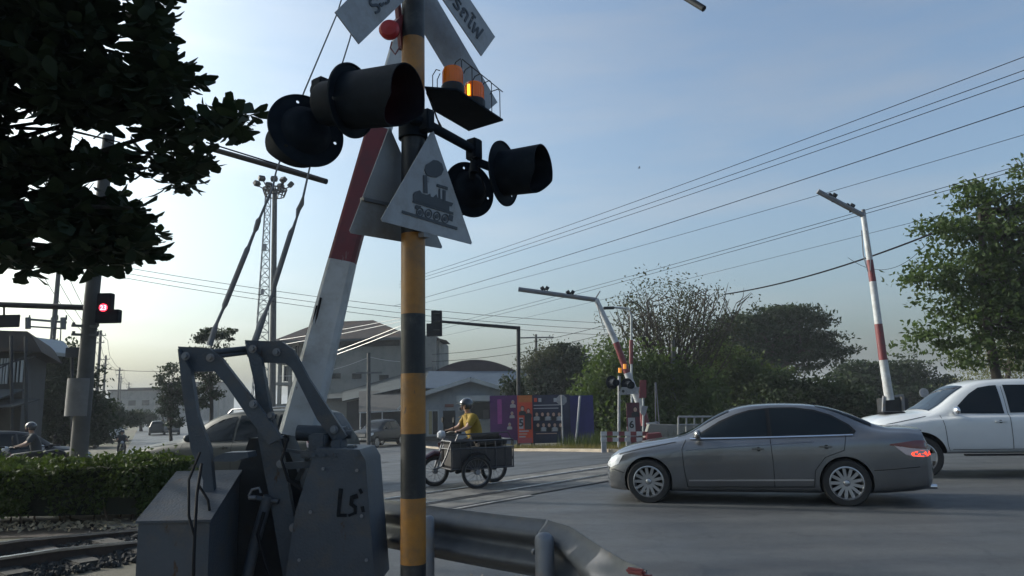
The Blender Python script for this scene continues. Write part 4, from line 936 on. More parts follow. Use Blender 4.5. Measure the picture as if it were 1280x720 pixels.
# leaning near pole with the signal arm
lp = thing("leaning_pole", "thick grey concrete pole leaning right with the red traffic signal", "pole", (P(100, 525, 15).x, 15, gz(-8, 15)))
pA, pB, pC = P(96, 590, 15), P(115, 370, 15), P(136, 170, 15.0)
mb = MB(); mb.tube([pA-Vector((0, 0, .6)), pB, pC], [.17, .14, .115], 14); mb.build("pole", CPL, lp, world=True)
p_ = P(100, 500, 14.9); MB().cyl(P(97, 520, 15), P(101, 473, 15), .235, .232, n=20).build("pale_band", mat("pole_sleeve", (.15, .15, .15), .8, var=.15), lp, world=True)
mb = MB()
for y in (407, 418): mb.beam(P(90, y, 14.9), P(122, y+1, 14.9), .05, .05); mb.cyl(P(122, y+1, 14.9), P(122, y-4, 14.9), .03, n=6); mb.cyl(P(92, y, 14.9), P(92, y-4, 14.9), .03, n=6)
mb.build("crossarm", IRON, lp, world=True)
sa = thing("sign_arm", "thin horizontal steel arm reaching left from the leaning pole", "arm", P(50, 382, 15))
MB().cyl(P(-160, 375, 15.2), P(106, 384.5, 15.0), .055, .06, n=10).build("arm_tube", GRD, sa, world=True)
ts_ = thing("traffic_signal", "traffic signal with a red countdown lit on the leaning pole", "traffic light", P(130, 385, 14.7))
def bx(x0, y0, x1, y1, Y, t, m, name, par):
    a, b2 = P(x0, y1, Y), P(x1, y0, Y); mb = MB(); mb.box(((a.x+b2.x)/2, Y+t/2, (a.z+b2.z)/2), (abs(b2.x-a.x), t, abs(b2.z-a.z)), bev=.012); return mb.build(name, m, par, world=True)
bx(119, 366, 139, 403, 14.7, .16, SBK, "signal_head", ts_); bx(118, 386.5, 148, 403.5, 14.66, .16, SBK, "countdown_box", ts_)
c = P(129, 384.5, 14.64); MB().disc(c, (0, 1, 0), .075, .03, 20).build("red_lamp", REDL, ts_, world=True)
text_mesh("23", .13, frame(P(129, 384.8, 14.61), (1, 0, 0), (0, 0, 1)), mat("digit_pink", (.9, .4, .4), .4, var=0, emit=(1, .35, .4), estr=2.5), "countdown_digits", ts_)
s1_ = thing("hanging_sign", "grey rectangular road sign hanging below the thin arm at far left", "road sign", P(10, 400, 15))
bx(-30, 393, 25, 410, 15.1, .03, GRD, "sign_panel", s1_); MB().cyl(P(5, 381, 15.1), P(5, 394, 15.12), .02, n=6).build("hanger", GRD, s1_, world=True)
s2_ = thing("roadside_sign", "small grey board fixed low beside the leaning pole", "road sign", P(88, 441, 22)); bx(81, 434, 101, 447, 22, .05, GRD, "sign_panel", s2_); MB().cyl(P(90, 447, 22.1), P(90, 560, 22.1), .04, n=8).build("sign_post", GRD, s2_, world=True)
# wires
def wire(lab, a, b_, r, sag=.3, m=None, n=24, group="overhead power lines", cat="power line"):
    a, b_ = Vector(a), Vector(b_); mb = MB(); mb.tube([a.lerp(b_, t/n)-UZ*sag*4*(t/n)*(1-t/n) for t in range(n+1)], r*.66, 6)
    o = mb.build("power_line", m or WIRE); tag(o, lab, cat, group); return o
def hw(x0, y0, x1, y1, z0, z1=None):
    z1 = z1 or z0; a = PZ(x0, y0, z0); b_ = PZ(x1, y1, z1); d = b_-a; return a-d*.15, b_+d*.25
for (x0, y0, x1, y1, z, r, lab) in ((540, 337, 1280, 62, 11, .018, "topmost of the long wires rising to the upper right corner"), (540, 341, 1280, 79, 10.8, .018, "second wire from the top rising to the right edge"), (540, 345, 1280, 89, 10.6, .018, "third wire from the top rising to the right edge"),
        (530, 370, 1280, 124, 9.8, .022, "darker fourth wire from the top rising to the right edge"), (540, 374, 1280, 160, 9.4, .014, "thin fifth wire from the top rising to the right edge"),
        (540, 408, 1280, 197, 8.6, .016, "upper wire of the close pair ending behind the right tree"), (540, 412, 1280, 202, 8.5, .016, "lower wire of the close pair ending behind the right tree"), (545, 420, 1290, 232, 8.2, .012, "thin wire just below the close pair")):
    a, b_ = hw(x0, y0, x1, y1, z); wire(lab, a, b_, r, .35)
wire("thick black cable dropping from the right tree towards the middle trees", P(1165, 292, 24), P(905, 368, 34), .045, .25)
wire("thin cable looping beside the thick black cable", P(1162, 300, 24), P(1060, 322, 27), .012, .7)
for i, (y0, y1, nm) in enumerate(((334, 378, "topmost"), (341, 386, "middle"), (347, 393, "lowest"))):
    wire("%s wire of the three running from the near tree past the striped post" % nm, P(120, y0-6, 38), P(760, y1+26, 50), .022, .5)
wire("faint wire crossing the pale sky above the far left road", P(60, 452, 70), P(215, 464, 70), .035, .3)
for i, (p, q, nm) in enumerate((((350, 425), (500, 398), "upper"), ((352, 431), (500, 402), "second"), ((400, 446), (504, 406), "third"), ((398, 451), (504, 411), "lowest"))):
    wire("%s sunlit service wire in front of the big grey building" % nm, P(*p, 40), P(*q, 36), .024, .04, WIRL, group="sunlit service wires")
wire("wire from the little crossarm pole to the striped post side", P(462, 446, 44), P(350, 470, 44), .02, .3, WIRL, group="sunlit service wires"); wire("short wire from the small pole running right before the house roofs", P(462, 446, 44), P(500, 452, 44), .02, .05, WIRL, group="sunlit service wires")
for i, (y0, y1, nm) in enumerate(((443, 405, "higher"), (452, 416, "lower"))):
    wire("%s wire rising right past the signal post to the folded gate" % nm, P(540, y0, 44), P(765, y1-1, 40), .02, .3)
for (x, y0, y1, Y, lab, aw, ay) in ((461, 441, 548, 44, "small pole with a short crossarm in front of the low roofs", 1.0, 466), (670, 418, 492, 60, "thin pole with a crossarm beside the dark round tree", 1.9, 422), (841, 425, 530, 36, "dark bare pole among the sparse trees", 0, 0), (130, 0, 0, 0, "", 0, 0))[:3]:
    b0_, t0_ = P(x, y1, Y), P(x, y0, Y); o = thing("utility_pole", lab, "utility pole", (b0_.x, Y, gz(b0_.x, Y)))
    MB().cyl((b0_.x, Y, gz(b0_.x, Y)-.1), t0_, .13, .1, n=10).build("pole", CPL if x != 841 else IRON, o, world=True)
    if aw: c = P(x, ay, Y-.1); MB().beam(c-Vector((aw*.75, 0, 0)), c+Vector((aw*.75, 0, 0)), .1, .1).build("crossarm", IRON, o, world=True)
# wires of the left road row
for k in range(3):
    off = (-.8, 0, .8)[k]
    for i in range(len(rowpos)-1):
        pass
    a = Vector((rowpos[0][0]+off, rowpos[0][1], gz(*rowpos[0])+10.9)); b_ = Vector((rowpos[-1][0]+off, rowpos[-1][1], gz(*rowpos[-1])+10.3))
    mb = MB(); pts = []
    seq = [Vector((pw.x+off, 48, pw.z*0+10.4))]+[Vector((p[0]+off, p[1], gz(*p)+10.4)) for p in rowpos]
    for p, q in zip(seq[:-1], seq[1:]): pts += [p.lerp(q, t/8)-UZ*.5*4*(t/8)*(1-t/8) for t in range(8)]
    mb.tube(pts+[seq[-1]], .022, 5); o = mb.build("power_line", WIRE); tag(o, "%s wire strung along the long row of poles on the left road" % ("left", "centre", "right")[k], "power line", "overhead power lines")
# ------------------------------------------------------------------ lattice tower + floodlight mast
LTM = mat("lattice_steel", (.16, .17, .18), .6, .4, .1)
lt = thing("lattice_tower", "tall slim lattice radio tower behind the floodlight mast", "tower", (P(330, 500, 120).x, 120, -1.15))
ct = P(334.5, 236, 120); base = Vector((P(322, 470, 120).x, 120, -1.15)); 
def corner(t, k, w0=2.9, w1=.9): 
    c = base.lerp(ct, t); w = w0+(w1-w0)*min(1, t*1.1); a = k*2*math.pi/3+.4; return c+Vector((math.cos(a)*w*.6, math.sin(a)*w*.6, 0))
mb = MB()
for k in range(3): mb.tube([corner(t/6, k) for t in range(7)], .09, 5)
nl = 26
for i in range(nl):
    for k in range(3):
        mb.cyl(corner(i/nl, k), corner((i+1)/nl, (k+1) % 3), .04, n=4, caps=False); mb.cyl(corner(i/nl, (k+1) % 3), corner((i+1)/nl, k), .04, n=4, caps=False); mb.cyl(corner(i/nl, k), corner(i/nl, (k+1) % 3), .04, n=4, caps=False)
mb.build("lattice", LTM, lt, world=True)
MB().box(P(331, 309, 119), (.5, .3, 1.1)).build("antenna", LTM, lt, world=True); MB().box(P(328, 365, 119), (.5, .3, .8)).build("antenna", LTM, lt, world=True)
fm = thing("floodlight_mast", "tall grey mast crowned by a ring of floodlights", "light mast", (P(342, 560, 62).x, 62, -1.15))
tp_ = P(343.5, 238, 62); bp_ = Vector((P(342, 520, 62).x-.1, 62, -1.15))
MB().cyl(bp_, tp_, .30, .2, n=16).build("mast", CPL, fm, world=True)
mb = MB(); 
for k in range(16):
    a, b2 = 2*math.pi*k/16, 2*math.pi*(k+1)/16; mb.cyl(tp_+Vector((math.cos(a)*1.0, math.sin(a)*1.0, .1)), tp_+Vector((math.cos(b2)*1.0, math.sin(b2)*1.0, .1)), .06, n=6); mb.cyl(tp_+Vector((math.cos(a)*.8, math.sin(a)*.8, -.5)), tp_+Vector((math.cos(b2)*.8, math.sin(b2)*.8, -.5)), .05, n=6)
    mb.cyl(tp_+Vector((math.cos(a)*1.0, math.sin(a)*1.0, .1)), tp_+Vector((math.cos(a)*.8, math.sin(a)*.8, -.5)), .05, n=5); mb.cyl(tp_+Vector((0, 0, .0)), tp_+Vector((math.cos(a)*1.0, math.sin(a)*1.0, .1)), .04, n=5)
mb.build("head_ring", GRD, fm, world=True)
for (dx, dz) in ((-1.45, .55), (-1.0, .95), (-.1, 1.05), (.8, .85), (1.4, .45), (-.55, .5), (.45, .4)):
    mb = MB(); mb.box(tp_+Vector((dx, random.uniform(-.5, .3), dz)), (.55, .4, .42), M=Euler((R(-35), 0, R(-40*dx))).to_matrix(), bev=.05); mb.cyl(tp_+Vector((dx*.6, 0, .1)), tp_+Vector((dx, 0, dz-.1)), .05, n=6); mb.build("floodlight", GRD, fm, world=True)
# ------------------------------------------------------------------ buildings
WALLG = mat("render_grey", (.20, .20, .185), .9, var=.15, scale=.5, bump=.2, dirt=(.10, .11, .11), dscale=.6, dlo=.5, dhi=.7)
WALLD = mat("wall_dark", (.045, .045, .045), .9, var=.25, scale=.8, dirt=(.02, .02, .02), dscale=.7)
WALLB = mat("wall_bluegrey", (.25, .28, .31), .85, var=.1, scale=.6, dirt=(.12, .14, .16), dscale=.5)
ROOFD = mat("roof_dark", (.045, .04, .04), .9, spec=.12, var=.25, scale=1, dirt=(.08, .05, .035), dscale=.7, dlo=.5, dhi=.7)
ROOFB = mat("roof_blue", (.06, .085, .12), .9, spec=.12, var=.12, scale=1.5)
ROOFM = mat("roof_maroon", (.045, .034, .04), .9, spec=.12, var=.2, scale=2)
ROOFG = mat("roof_grey", (.06, .07, .075), .9, spec=.12, var=.2, scale=1)
DKW = mat("window_dark", (.015, .018, .02), .2, var=0)
WFR = mat("window_frame_white", (.33, .35, .36), .6, var=.1)
def wallq(name, q, m, par, t=.15):
    q = [Vector(p) for p in q]; n = (q[1]-q[0]).cross(q[2]-q[0]).normalized(); return MB().prism(q, n*t).build(name, m, par, world=True)
def ribs(q, n, r, name, m, par):
    a, b_, c, d = [Vector(p) for p in q]; mb = MB(); nn = (b_-a).cross(d-a).normalized()
    if nn.z < 0: nn = -nn
    for i in range(n+1):
        t = i/n; p, s = a.lerp(b_, t)+nn*.02, d.lerp(c, t)+nn*.02; mb.beam(p, s, r, r)
    return mb.build(name, m, par, world=True, smooth=0)
# big building at Y 75
Y1 = 72
big = thing("block_building", "large grey block building under a dark hipped roof behind the gate arm", "building", (P(450, 500, Y1).x, Y1, -1.15))
def BP(x, y, Y=Y1): return P(x, y, Y)
zg = -1.2
c0, c1 = BP(398, 430), BP(506, 432); z_e = BP(450, 421).z
mb = MB(); X0, X1 = c0.x, BP(545, 430).x
mb.box(((X0+X1)/2, Y1+7, (z_e+zg)/2), (X1-X0, 14, z_e-zg)); mb.build("wall", WALLG, big, world=True)
XL = BP(346, 430, Y1+2).x
# open concrete floors on the left part
mb = MB(); fl = MB(); hts = [z_e-.2, z_e-2.2, z_e-4.3, z_e-6.4, z_e-8.4]
for z in hts: fl.box(((XL+X0)/2, Y1+8, z), (X0-XL, 12.0, .28))
for i in range(5):
    x = XL+.3+(X0-XL-.6)*i/4
    for y in (Y1+2.3, Y1+8, Y1+13): MB().box((x, y, (z_e+zg)/2), (.32, .32, z_e-zg)).build("column", WALLG, big, world=True)
fl.build("floor_slab", WALLG, big, world=True)
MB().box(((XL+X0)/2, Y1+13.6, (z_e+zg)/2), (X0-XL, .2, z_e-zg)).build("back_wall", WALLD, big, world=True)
for i in range(4):
    for j in range(4):
        if (i+j) % 3 == 2: continue
        x = XL+.5+(X0-XL-.6)*(i+.5)/4; wz = hts[j]-1.1
        w_ = MB(); w_.box((x, Y1+2.35, wz), ((X0-XL)/4-.5, .08, 1.5)); f_ = w_.build("window", DKW, big, world=True)
        w_ = MB()
        for s in (-1, 0, 1): w_.box((x+s*((X0-XL)/8-.3), Y1+2.28, wz), (.08, .08, 1.6))
        w_.build("frame", WALLD, f_, world=False) if False else None
        mbx = w_; mbx.build("window_frame", WALLG, big, world=True)
# hipped roof
eL, eR = BP(341, 418).x, BP(520, 424).x; rl, rr2 = BP(380, 402), BP(452, 398)
zr_ = rr2.z; ze0 = BP(450, 424).z
y0, y1 = Y1-1.4, Y1+15.5; ym = Y1+6
v = [(eL, y0+1.2, ze0), (eR, y0, ze0), (eR, y1, ze0), (eL, y1, ze0), (rl.x, ym, zr_+.4), (rr2.x, ym, zr_+.5)]
mb = MB(); mb.add(v, [(0, 1, 5, 4), (1, 2, 5), (2, 3, 4, 5), (3, 0, 4), (0, 3, 2, 1)]); mb.build("roof", ROOFD, big, world=True, smooth=0)
mb = MB(); mb.beam((eL, y0+1.2, ze0-.12), (eR, y0, ze0-.12), .18, .22); mb.beam((eL, y0+1.2, ze0-.12), (eL, y1, ze0-.12), .18, .22); mb.build("fascia", ROOFG, big, world=True)
# recessed dark attic band and stair tower at the right
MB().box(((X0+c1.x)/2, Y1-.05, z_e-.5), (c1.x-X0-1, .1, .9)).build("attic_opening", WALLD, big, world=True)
tw = BP(538, 440).x; MB().box((tw, Y1+3, (BP(538, 421).z+zg)/2), (1.4, 4, BP(538, 421).z-zg)).build("stair_tower", WALLG, big, world=True)
MB().prism([(tw-1.6, Y1+.6, BP(538, 424).z), (tw+1.5, Y1+.6, BP(538, 425).z), (tw-.2, Y1+.6, BP(538, 419).z)], (0, 5, 0)).build("tower_roof", ROOFD, big, world=True)
for (x, y) in ((420, 470), (446, 470), (480, 472)):
    a = BP(x, y, Y1-.02); MB().box((a.x, Y1-.04, a.z), (.9, .08, .5)).build("window", DKW, big, world=True)
# low sheds with shiny sheet roofs, left of the house
Y2 = 56
def shed(lab, x0, x1, ye0, ye1, yt0, yt1, Y, dep, rm, wm):
    """front eave from (x0,ye0) to (x1,ye1) px at Y, back edge rises"""
    a, b_ = P(x0, ye0, Y), P(x1, ye1, Y); c, d = P(x1, yt1, Y+dep), P(x0, yt0, Y+dep)
    o = thing("low_shed", lab, "shed", ((a.x+b_.x)/2, Y, -1.15)); zf = gz(a.x, Y)-.1
    r_ = MB().prism([a, b_, c, d], (0, 0, .06)).build("roof", rm, o, world=True)
    ribs([a, b_, c, d], max(6, int((b_-a).length/.5)), .05, "roof_rib", rm, r_)
    MB().prism([(a.x+.2, Y+.7, zf), (b_.x-.2, Y+.7, zf), (b_.x-.2, Y+.7, b_.z-.05), (a.x+.2, Y+.7, a.z-.05)], (0, dep-1, 0)).build("wall", wm, o, world=True)
    return o, a, b_, zf
o, a, b_, zf = shed("shed with a long pale sheet roof sloping up behind the striped post", 428, 540, 502, 478, 488, 456, 62, 12, ROOFG, WALLD)
o, a, b_, zf = shed("shed with a dark awning on thin posts left of the striped post", 449, 506, 516, 513, 490, 488, 58, 5, WALLD, mat("shop_dark", (.03, .035, .035), .8, var=.3))
mb = MB()
for t in (.02, .5, .98): p = a.lerp(b_, t); MB().cyl((p.x, 58.1, zf), (p.x, 58.1, p.z), .05, n=8).build("awning_post", WFR, o, world=True)
mb = MB(); mb.beam(P(497, 512, 57.8), P(508, 498, 57.8), .1, .1); mb.beam(a, b_, .08, .08); mb.build("gutter", WFR, o, world=True)
shed("low shed with a rusty flat roof right behind the pale suv", 395, 448, 500, 497, 494, 490, 66, 6, ROOFG, WALLG)
# gable house
Y3 = 46
hs = thing("gable_house", "pale blue grey house with a wide low gable behind the motorcyclist", "house", (P(590, 530, Y3).x, Y3, -1.15))
gw = MB(); pts = [P(520, 556, Y3), P(648, 556, Y3), P(648, 494, Y3), P(641, 490, Y3), P(589, 476, Y3), P(530, 494, Y3), P(520, 498, Y3)]
pts[0].z = pts[1].z = gz(-3, Y3)-.1
gw.prism(pts, (0, 10, 0)).build("wall", WALLB, hs, world=True)
def slope(name, a, b_, dep, m, y0=Y3-.7):
    a, b_ = P(*a, Y3), P(*b_, Y3); a.y = b_.y = y0; c, d = b_+Vector((0, dep, 0)), a+Vector((0, dep, 0)); r_ = MB().prism([a, b_, c, d], (0, 0, .08)).build(name, m, hs, world=True)
    ribs([a, d, c, b_], 12, .05, "roof_rib", m, r_)
    return a, b_
a1_, b1_ = slope("roof", (514, 497), (589, 473.5), 11, ROOFB); a2_, b2_ = slope("roof", (589, 473.5), (645, 490), 11, ROOFB)
mb = MB(); mb.beam(a1_-UZ*.05, b1_-UZ*.05, .1, .24); mb.beam(a2_-UZ*.05, b2_-UZ*.05, .1, .24); mb.build("bargeboard", WFR, hs, world=True)
def hq(x0, y0, x1, y1, m, name, t=.06, yo=.03, par=None):
    a, b_ = P(x0, y1, Y3-yo), P(x1, y0, Y3-yo); return MB().box(((a.x+b_.x)/2, Y3-yo, (a.z+b_.z)/2), (b_.x-a.x, t, b_.z-a.z)).build(name, m, par or hs, world=True)
hq(571, 494, 613, 502, WFR, "awning_panel", .5, .3); hq(588, 503, 613, 524, DKW, "garage_opening"); hq(600, 525, 613, 549, WALLG, "low_wall", .3, .2)
hq(554, 513, 569, 548, DKW, "doorway"); dr = hq(534, 512, 549, 545, WFR, "door"); hq(536, 514, 540, 543, mat("curtain", (.25, .22, .12), .8), "door_leaf", .03, .08); hq(541, 514, 547, 543, DKW, "door_glass", .03, .08)
hq(520, 545, 571, 551, WALLD, "plinth", .3, .2)
mb = MB(); mb.cyl(P(530.5, 497, Y3-.15), P(530.5, 552, Y3-.15), .05, n=8); mb.build("downpipe", WFR, hs, world=True)
acu = hq(573, 508, 580, 514, WFR, "air_conditioner", .35, .3); p = P(576.5, 511, Y3-.5); MB().disc(p, (0, 1, 0), .11, .02, 16).build("fan_grille", BLK, acu, world=True)
hq(556, 505, 567, 509, mat("shop_board", (.12, .04, .03), .6), "shop_board", .05, .1); hq(604, 512, 611, 523, WALLD, "hanging_goods", .1, .2)
for (x0, x1) in ((622, 629), (633, 640)): w1 = hq(x0, 506, x1, 514, DKW, "window"); hq(x0-.6, 505, x1+.6, 506, WFR, "sill", .08, .1)
# vault roof behind the house
Yv = 66; vr = thing("vaulted_building", "long building with a dark arched roof rising behind the gable house", "building", (P(595, 500, Yv).x, Yv, -1.15))
mb = MB(); arc = []
for k in range(21):
    t = k/20; x = 541+(648-541)*t; y = 466-16.5*math.sin(math.pi*t)**.8; arc.append(P(x, y, Yv))
mb.prism([arc[0]-UZ*1.0]+arc+[arc[-1]-UZ*1.0], (0, 14, 0)); mb.build("arched_roof", ROOFM, vr, world=True, smooth=30)
a, b_ = P(530, 470, Yv), P(660, 470, Yv); MB().box(((a.x+b_.x)/2, Yv+7, (a.z+zg)/2), (b_.x-a.x, 14, a.z-zg)).build("wall", WALLB, vr, world=True)
q = [P(530, 486, Yv-6), P(668, 487, Yv-6), P(660, 465, Yv-.2), P(536, 465, Yv-.2)]
r_ = MB().prism(q, (0, 0, .08)).build("lower_roof", ROOFB, vr, world=True); ribs(q, 40, .05, "roof_rib", ROOFB, r_)
# shop houses at far left
Yl = 30
shp_ = thing("shop_building", "cluttered dark shop building with awnings at the far left edge", "building", (P(10, 500, Yl).x, Yl, -1.1))
a = P(-120, 418, Yl); b_ = P(34, 418, Yl); zf = gz(b_.x, Yl)-.2
MB().prism([(a.x, Yl, zf), (b_.x, Yl, zf), (b_.x, Yl, b_.z), (a.x, Yl, b_.z)], d26.to_3d()*7).build("wall", WALLD, shp_, world=True)
MB().prism([P(-120, 410, Yl-.6), P(34, 414, Yl-.6), P(40, 420, Yl-.6), P(52, 440, Yl-.6), P(-120, 436, Yl-.6)], d26.to_3d()*8).build("roof", ROOFD, shp_, world=True)
for (x0, y0, x1, y1) in ((2, 448, 12, 480), (18, 450, 30, 478), (-30, 450, -8, 480)):
    p, q = P(x0, y1, Yl-.05), P(x1, y0, Yl-.05); f_ = MB().box(((p.x+q.x)/2, Yl-.05, (p.z+q.z)/2), (q.x-p.x, .1, q.z-p.z)).build("window", DKW, shp_, world=True)
    mb = MB(); mb.beam((p.x, Yl-.13, p.z), (p.x, Yl-.13, q.z), .07, .07, up=(0, 1, 0)); mb.beam((q.x, Yl-.13, p.z), (q.x, Yl-.13, q.z), .07, .07, up=(0, 1, 0)); mb.beam(((p.x+q.x)/2, Yl-.13, p.z), ((p.x+q.x)/2, Yl-.13, q.z), .05, .05, up=(0, 1, 0)); mb.build("frame", WFR, f_, world=True)
for i, (x0, x1, y, dy) in enumerate(((-60, 30, 488, 14), (10, 50, 500, 10), (-60, 20, 505, 12))):
    p, q = P(x0, y, Yl-.2), P(x1, y, Yl-.2); MB().prism([p, q, q+Vector((0, -1.6, -dy*.03)), p+Vector((0, -1.6, -dy*.03))], (0, 0, .05)).build("awning", (ROOFG, WALLD, ROOFD)[i], shp_, world=True)
mb = MB()
for x in (14, 32): mb.cyl(P(x, 420, Yl-1.2), P(x+1, 555, Yl-1.2), .06, n=6)
mb.beam(P(-20, 462, Yl-1.2), P(45, 445, Yl-1.2), .05, .05); mb.beam(P(-20, 470, Yl-1.2), P(40, 440, Yl-1.2), .04, .04); mb.build("scaffold_pole", GRD, shp_, world=True)
sf = thing("slatted_tower", "small roof structure with a pale slatted side above the far-left shops", "roof structure", P(40, 430, Yl+8))
poly_q = [P(34, 420, Yl+7), P(49, 438, Yl+7), P(47, 442, Yl+7), P(34, 441, Yl+7)]
MB().prism(poly_q, (0, 3, 0)).build("slat_wall", WFR, sf, world=True)
mb = MB(); [mb.beam(P(34+i*2, 423+i*3, Yl+6.95), P(35+i*2.4, 440, Yl+6.95), .05, .05, up=(0, 1, 0)) for i in range(5)]; mb.build("slats", GRD, sf, world=True)
for i, (x, y, w_, h_) in enumerate(((172, 538, 15, 8), (205, 536, 20, 9), (236, 535, 18, 11))):
    Yd = 190+i*20; p = P(x, y, Yd); o = thing("distant_building", ("pale low distant building at the end of the left road", "distant grey building beside the small trees", "distant building behind the left gate frame")[i], "building", (p.x, Yd, -1.15)); 
    MB().box((p.x, Yd+6, -1.2+h_/2), (w_, 12, h_)).build("wall", WALLG, o, world=True); MB().box((p.x, Yd+6, -1.2+h_+.2), (w_+1, 13, .4)).build("roof", ROOFD, o, world=True)
    for k in range(4): MB().box((p.x-w_*.35+k*w_*.23, Yd-.05, -1.2+h_*.62), (w_*.12, .1, h_*.16)).build("window", DKW, o, world=True)
# ------------------------------------------------------------------ traffic light arm from behind
Yt = 38
tl = thing("signal_gantry", "grey post with a long mast arm reaching left over the road", "mast arm post", (P(648, 540, Yt).x, Yt, gz(0, Yt)))
MB().tube([Vector((P(648, 550, Yt).x, Yt, gz(0, Yt)-.1)), P(648, 408, Yt)], .10, 12).build("post", GRD, tl, world=True)
MB().cyl(P(649, 410, Yt), P(552, 402, Yt), .09, .07, n=10).build("mast_arm", GRD, tl, world=True)
t3 = thing("traffic_signal", "traffic signal seen from behind at the left end of the mast arm", "traffic light", P(545, 403, Yt))
bx(539, 388, 552, 420, Yt-.2, .3, SBK, "signal_head", t3); bx(533, 404, 545, 420, Yt-.22, .3, SBK, "countdown_box", t3)
mb = MB()
for y in (392, 402, 412): mb.box(P(545.5, y, Yt-.25), (.3, .1, .04))
mb.build("back_ribs", GRD, t3, world=True)
# ------------------------------------------------------------------ posters
PURP = mat("banner_purple", (.075, .018, .10), .6, var=.3, scale=.8, dirt=(.12, .03, .10), dscale=.7, dlo=.5, dhi=.7)
RED_ = mat("poster_red", (.5, .06, .025), .6, var=.15, scale=2); NAVY = mat("poster_navy", (.018, .022, .05), .6, var=.3, scale=2); BLUE = mat("banner_blue", (.025, .025, .12), .6, var=.35, scale=1)
PINK = mat("poster_pink", (.35, .07, .08), .6, var=.1); SKIN = mat("print_skin", (.42, .27, .21), .6, var=.15, scale=8); INK = mat("print_ink", (.02, .02, .025), .6, var=.1); PWHT = mat("print_white", (.32, .33, .35), .6, var=.1); ORNG = mat("print_orange", (.4, .12, .03), .6, var=.1)
def panel(name, lab, cat, x0, y0, x1, y1, Y, m, posts=True):
    a, b_ = P(x0, y1, Y), P(x1, y0, Y); o = thing(name, lab, cat, ((a.x+b_.x)/2, Y, gz((a.x+b_.x)/2, Y)))
    MB().box(((a.x+b_.x)/2, Y, (a.z+b_.z)/2), (b_.x-a.x, .04, b_.z-a.z)).build("panel", m, o, world=True)
    if posts:
        mb = MB()
        for x in (a.x+.06, b_.x-.06): mb.box((x, Y+.06, (b_.z+gz(x, Y)-.1)/2), (.07, .07, b_.z-gz(x, Y)+.1))
        mb.build("frame_post", WALLD, o, world=True)
    return o
def pr(par, x0, y0, x1, y1, Y, m, name="print", e=.024):
    a, b_ = P(x0, y1, Y), P(x1, y0, Y); MB().box(((a.x+b_.x)/2, Y-e, (a.z+b_.z)/2), (b_.x-a.x, .006, b_.z-a.z)).build(name, m, par, world=True)
def portrait(par, cx, cy, s, Y, hair=INK, cloth=INK, e=.026):
    c = P(cx, cy, Y-e); k = s*Y/FPX; mb = MB(); T = (0, -.004, 0)
    el = lambda x, z, rx, rz, n=16: [c+Vector((x*k+rx*k*math.cos(2*math.pi*i/n), 0, z*k+rz*k*math.sin(2*math.pi*i/n))) for i in range(n)]
    MB().prism([c+Vector((x*k, 0, z*k)) for x, z in ((-.9, -1.6), (.9, -1.6), (.85, -.75), (.35, -.5), (-.35, -.5), (-.85, -.75))], T).build("printed_clothes", cloth, par, world=True)
    MB().prism([p+Vector((0, -.004, 0)) for p in el(0, .12, .5, .62)], T).build("printed_hair", hair, par, world=True)
    MB().prism([p+Vector((0, -.008, 0)) for p in el(0, 0, .38, .5)], T).build("printed_face", SKIN, par, world=True)
Yp = 31.5
bn = panel("purple_banner", "purple banner leaning beside the orange election poster", "banner", 613, 494, 648, 551, Yp+.6, PURP)
for (x, y, s) in ((641, 503, 4), (640, 517, 3.5), (637, 531, 3.5)): portrait(bn, x, y, s, Yp+.55, PWHT, PWHT)
pr(bn, 622, 499, 627, 530, Yp+.6, mat("print_magenta", (.25, .05, .2), .6), "colour_band")
bb = panel("blue_banner", "dark blue banner right of the row of portraits", "banner", 707, 494, 741, 556, Yp+.7, BLUE)
wall_ = panel("portrait_billboard", "dark election billboard with two rows of small portraits", "billboard", 666, 493, 712, 554, Yp+.3, NAVY)
for i, y in enumerate((505.5, 509.5, 537.5, 541)): pr(wall_, 667+(i > 1)*3, y, 699-i, y+1.7, Yp+.3, PWHT if i < 2 else SKIN, "text_line")
for i, x in enumerate((667.5, 673, 679, 692)): pr(wall_, x, 497.5, x+3.6, 502.5, Yp+.3, (RED_, PWHT, NAVY, PWHT)[i], "party_mark")
for i, x in enumerate((671, 678, 685, 692, 699)): portrait(wall_, x, 518, 4.6, Yp+.28, INK, INK if i % 2 else PWHT); portrait(wall_, x+1.5, 531.5, 4.6, Yp+.28, INK, PWHT if i % 2 else INK)
rp = panel("election_poster", "orange and red election poster with the number 5 and two people", "poster", 647.5, 494, 665, 554, Yp, RED_)
portrait(rp, 653, 511, 5, Yp-.02, INK, INK); portrait(rp, 660.5, 514, 4.6, Yp-.03, INK, INK); pr(rp, 656, 518, 664, 537, Yp, INK, "printed_suit", .03)
pr(rp, 649, 522, 654, 536, Yp, PWHT, "number_box", .034)
text_mesh("5", .42, frame(P(651.5, 529, Yp-.045), (1, 0, 0), (0, 0, 1)), INK, "number", rp, bold=.03)
for i, y in enumerate((538, 541.5, 545)): pr(rp, 649, y, 661-i*2, y+1.8, Yp, PWHT if i != 1 else SKIN, "text_line", .03)
pr(rp, 648, 547, 665, 554, Yp, PINK, "colour_band", .028); pr(rp, 648, 494, 665, 503, Yp, ORNG, "colour_band", .026)
st = thing("stop_sign_back", "octagonal road sign seen from its grey back on a thin post", "road sign", (P(702, 550, 30.4).x, 30.4, gz(2, 30.4)))
c = P(702, 500, 30.4); MB().prism([c+Vector((.22*math.cos(R(22.5+45*k)), 0, .22*math.sin(R(22.5+45*k)))) for k in range(8)], (0, .015, 0)).build("sign_panel", SIGNW, st, world=True)
MB().cyl((c.x, 30.34, gz(c.x, 30)-.1), (c.x, 30.34, c.z+.2), .032, n=10).build("post", SIGNW, st, world=True)
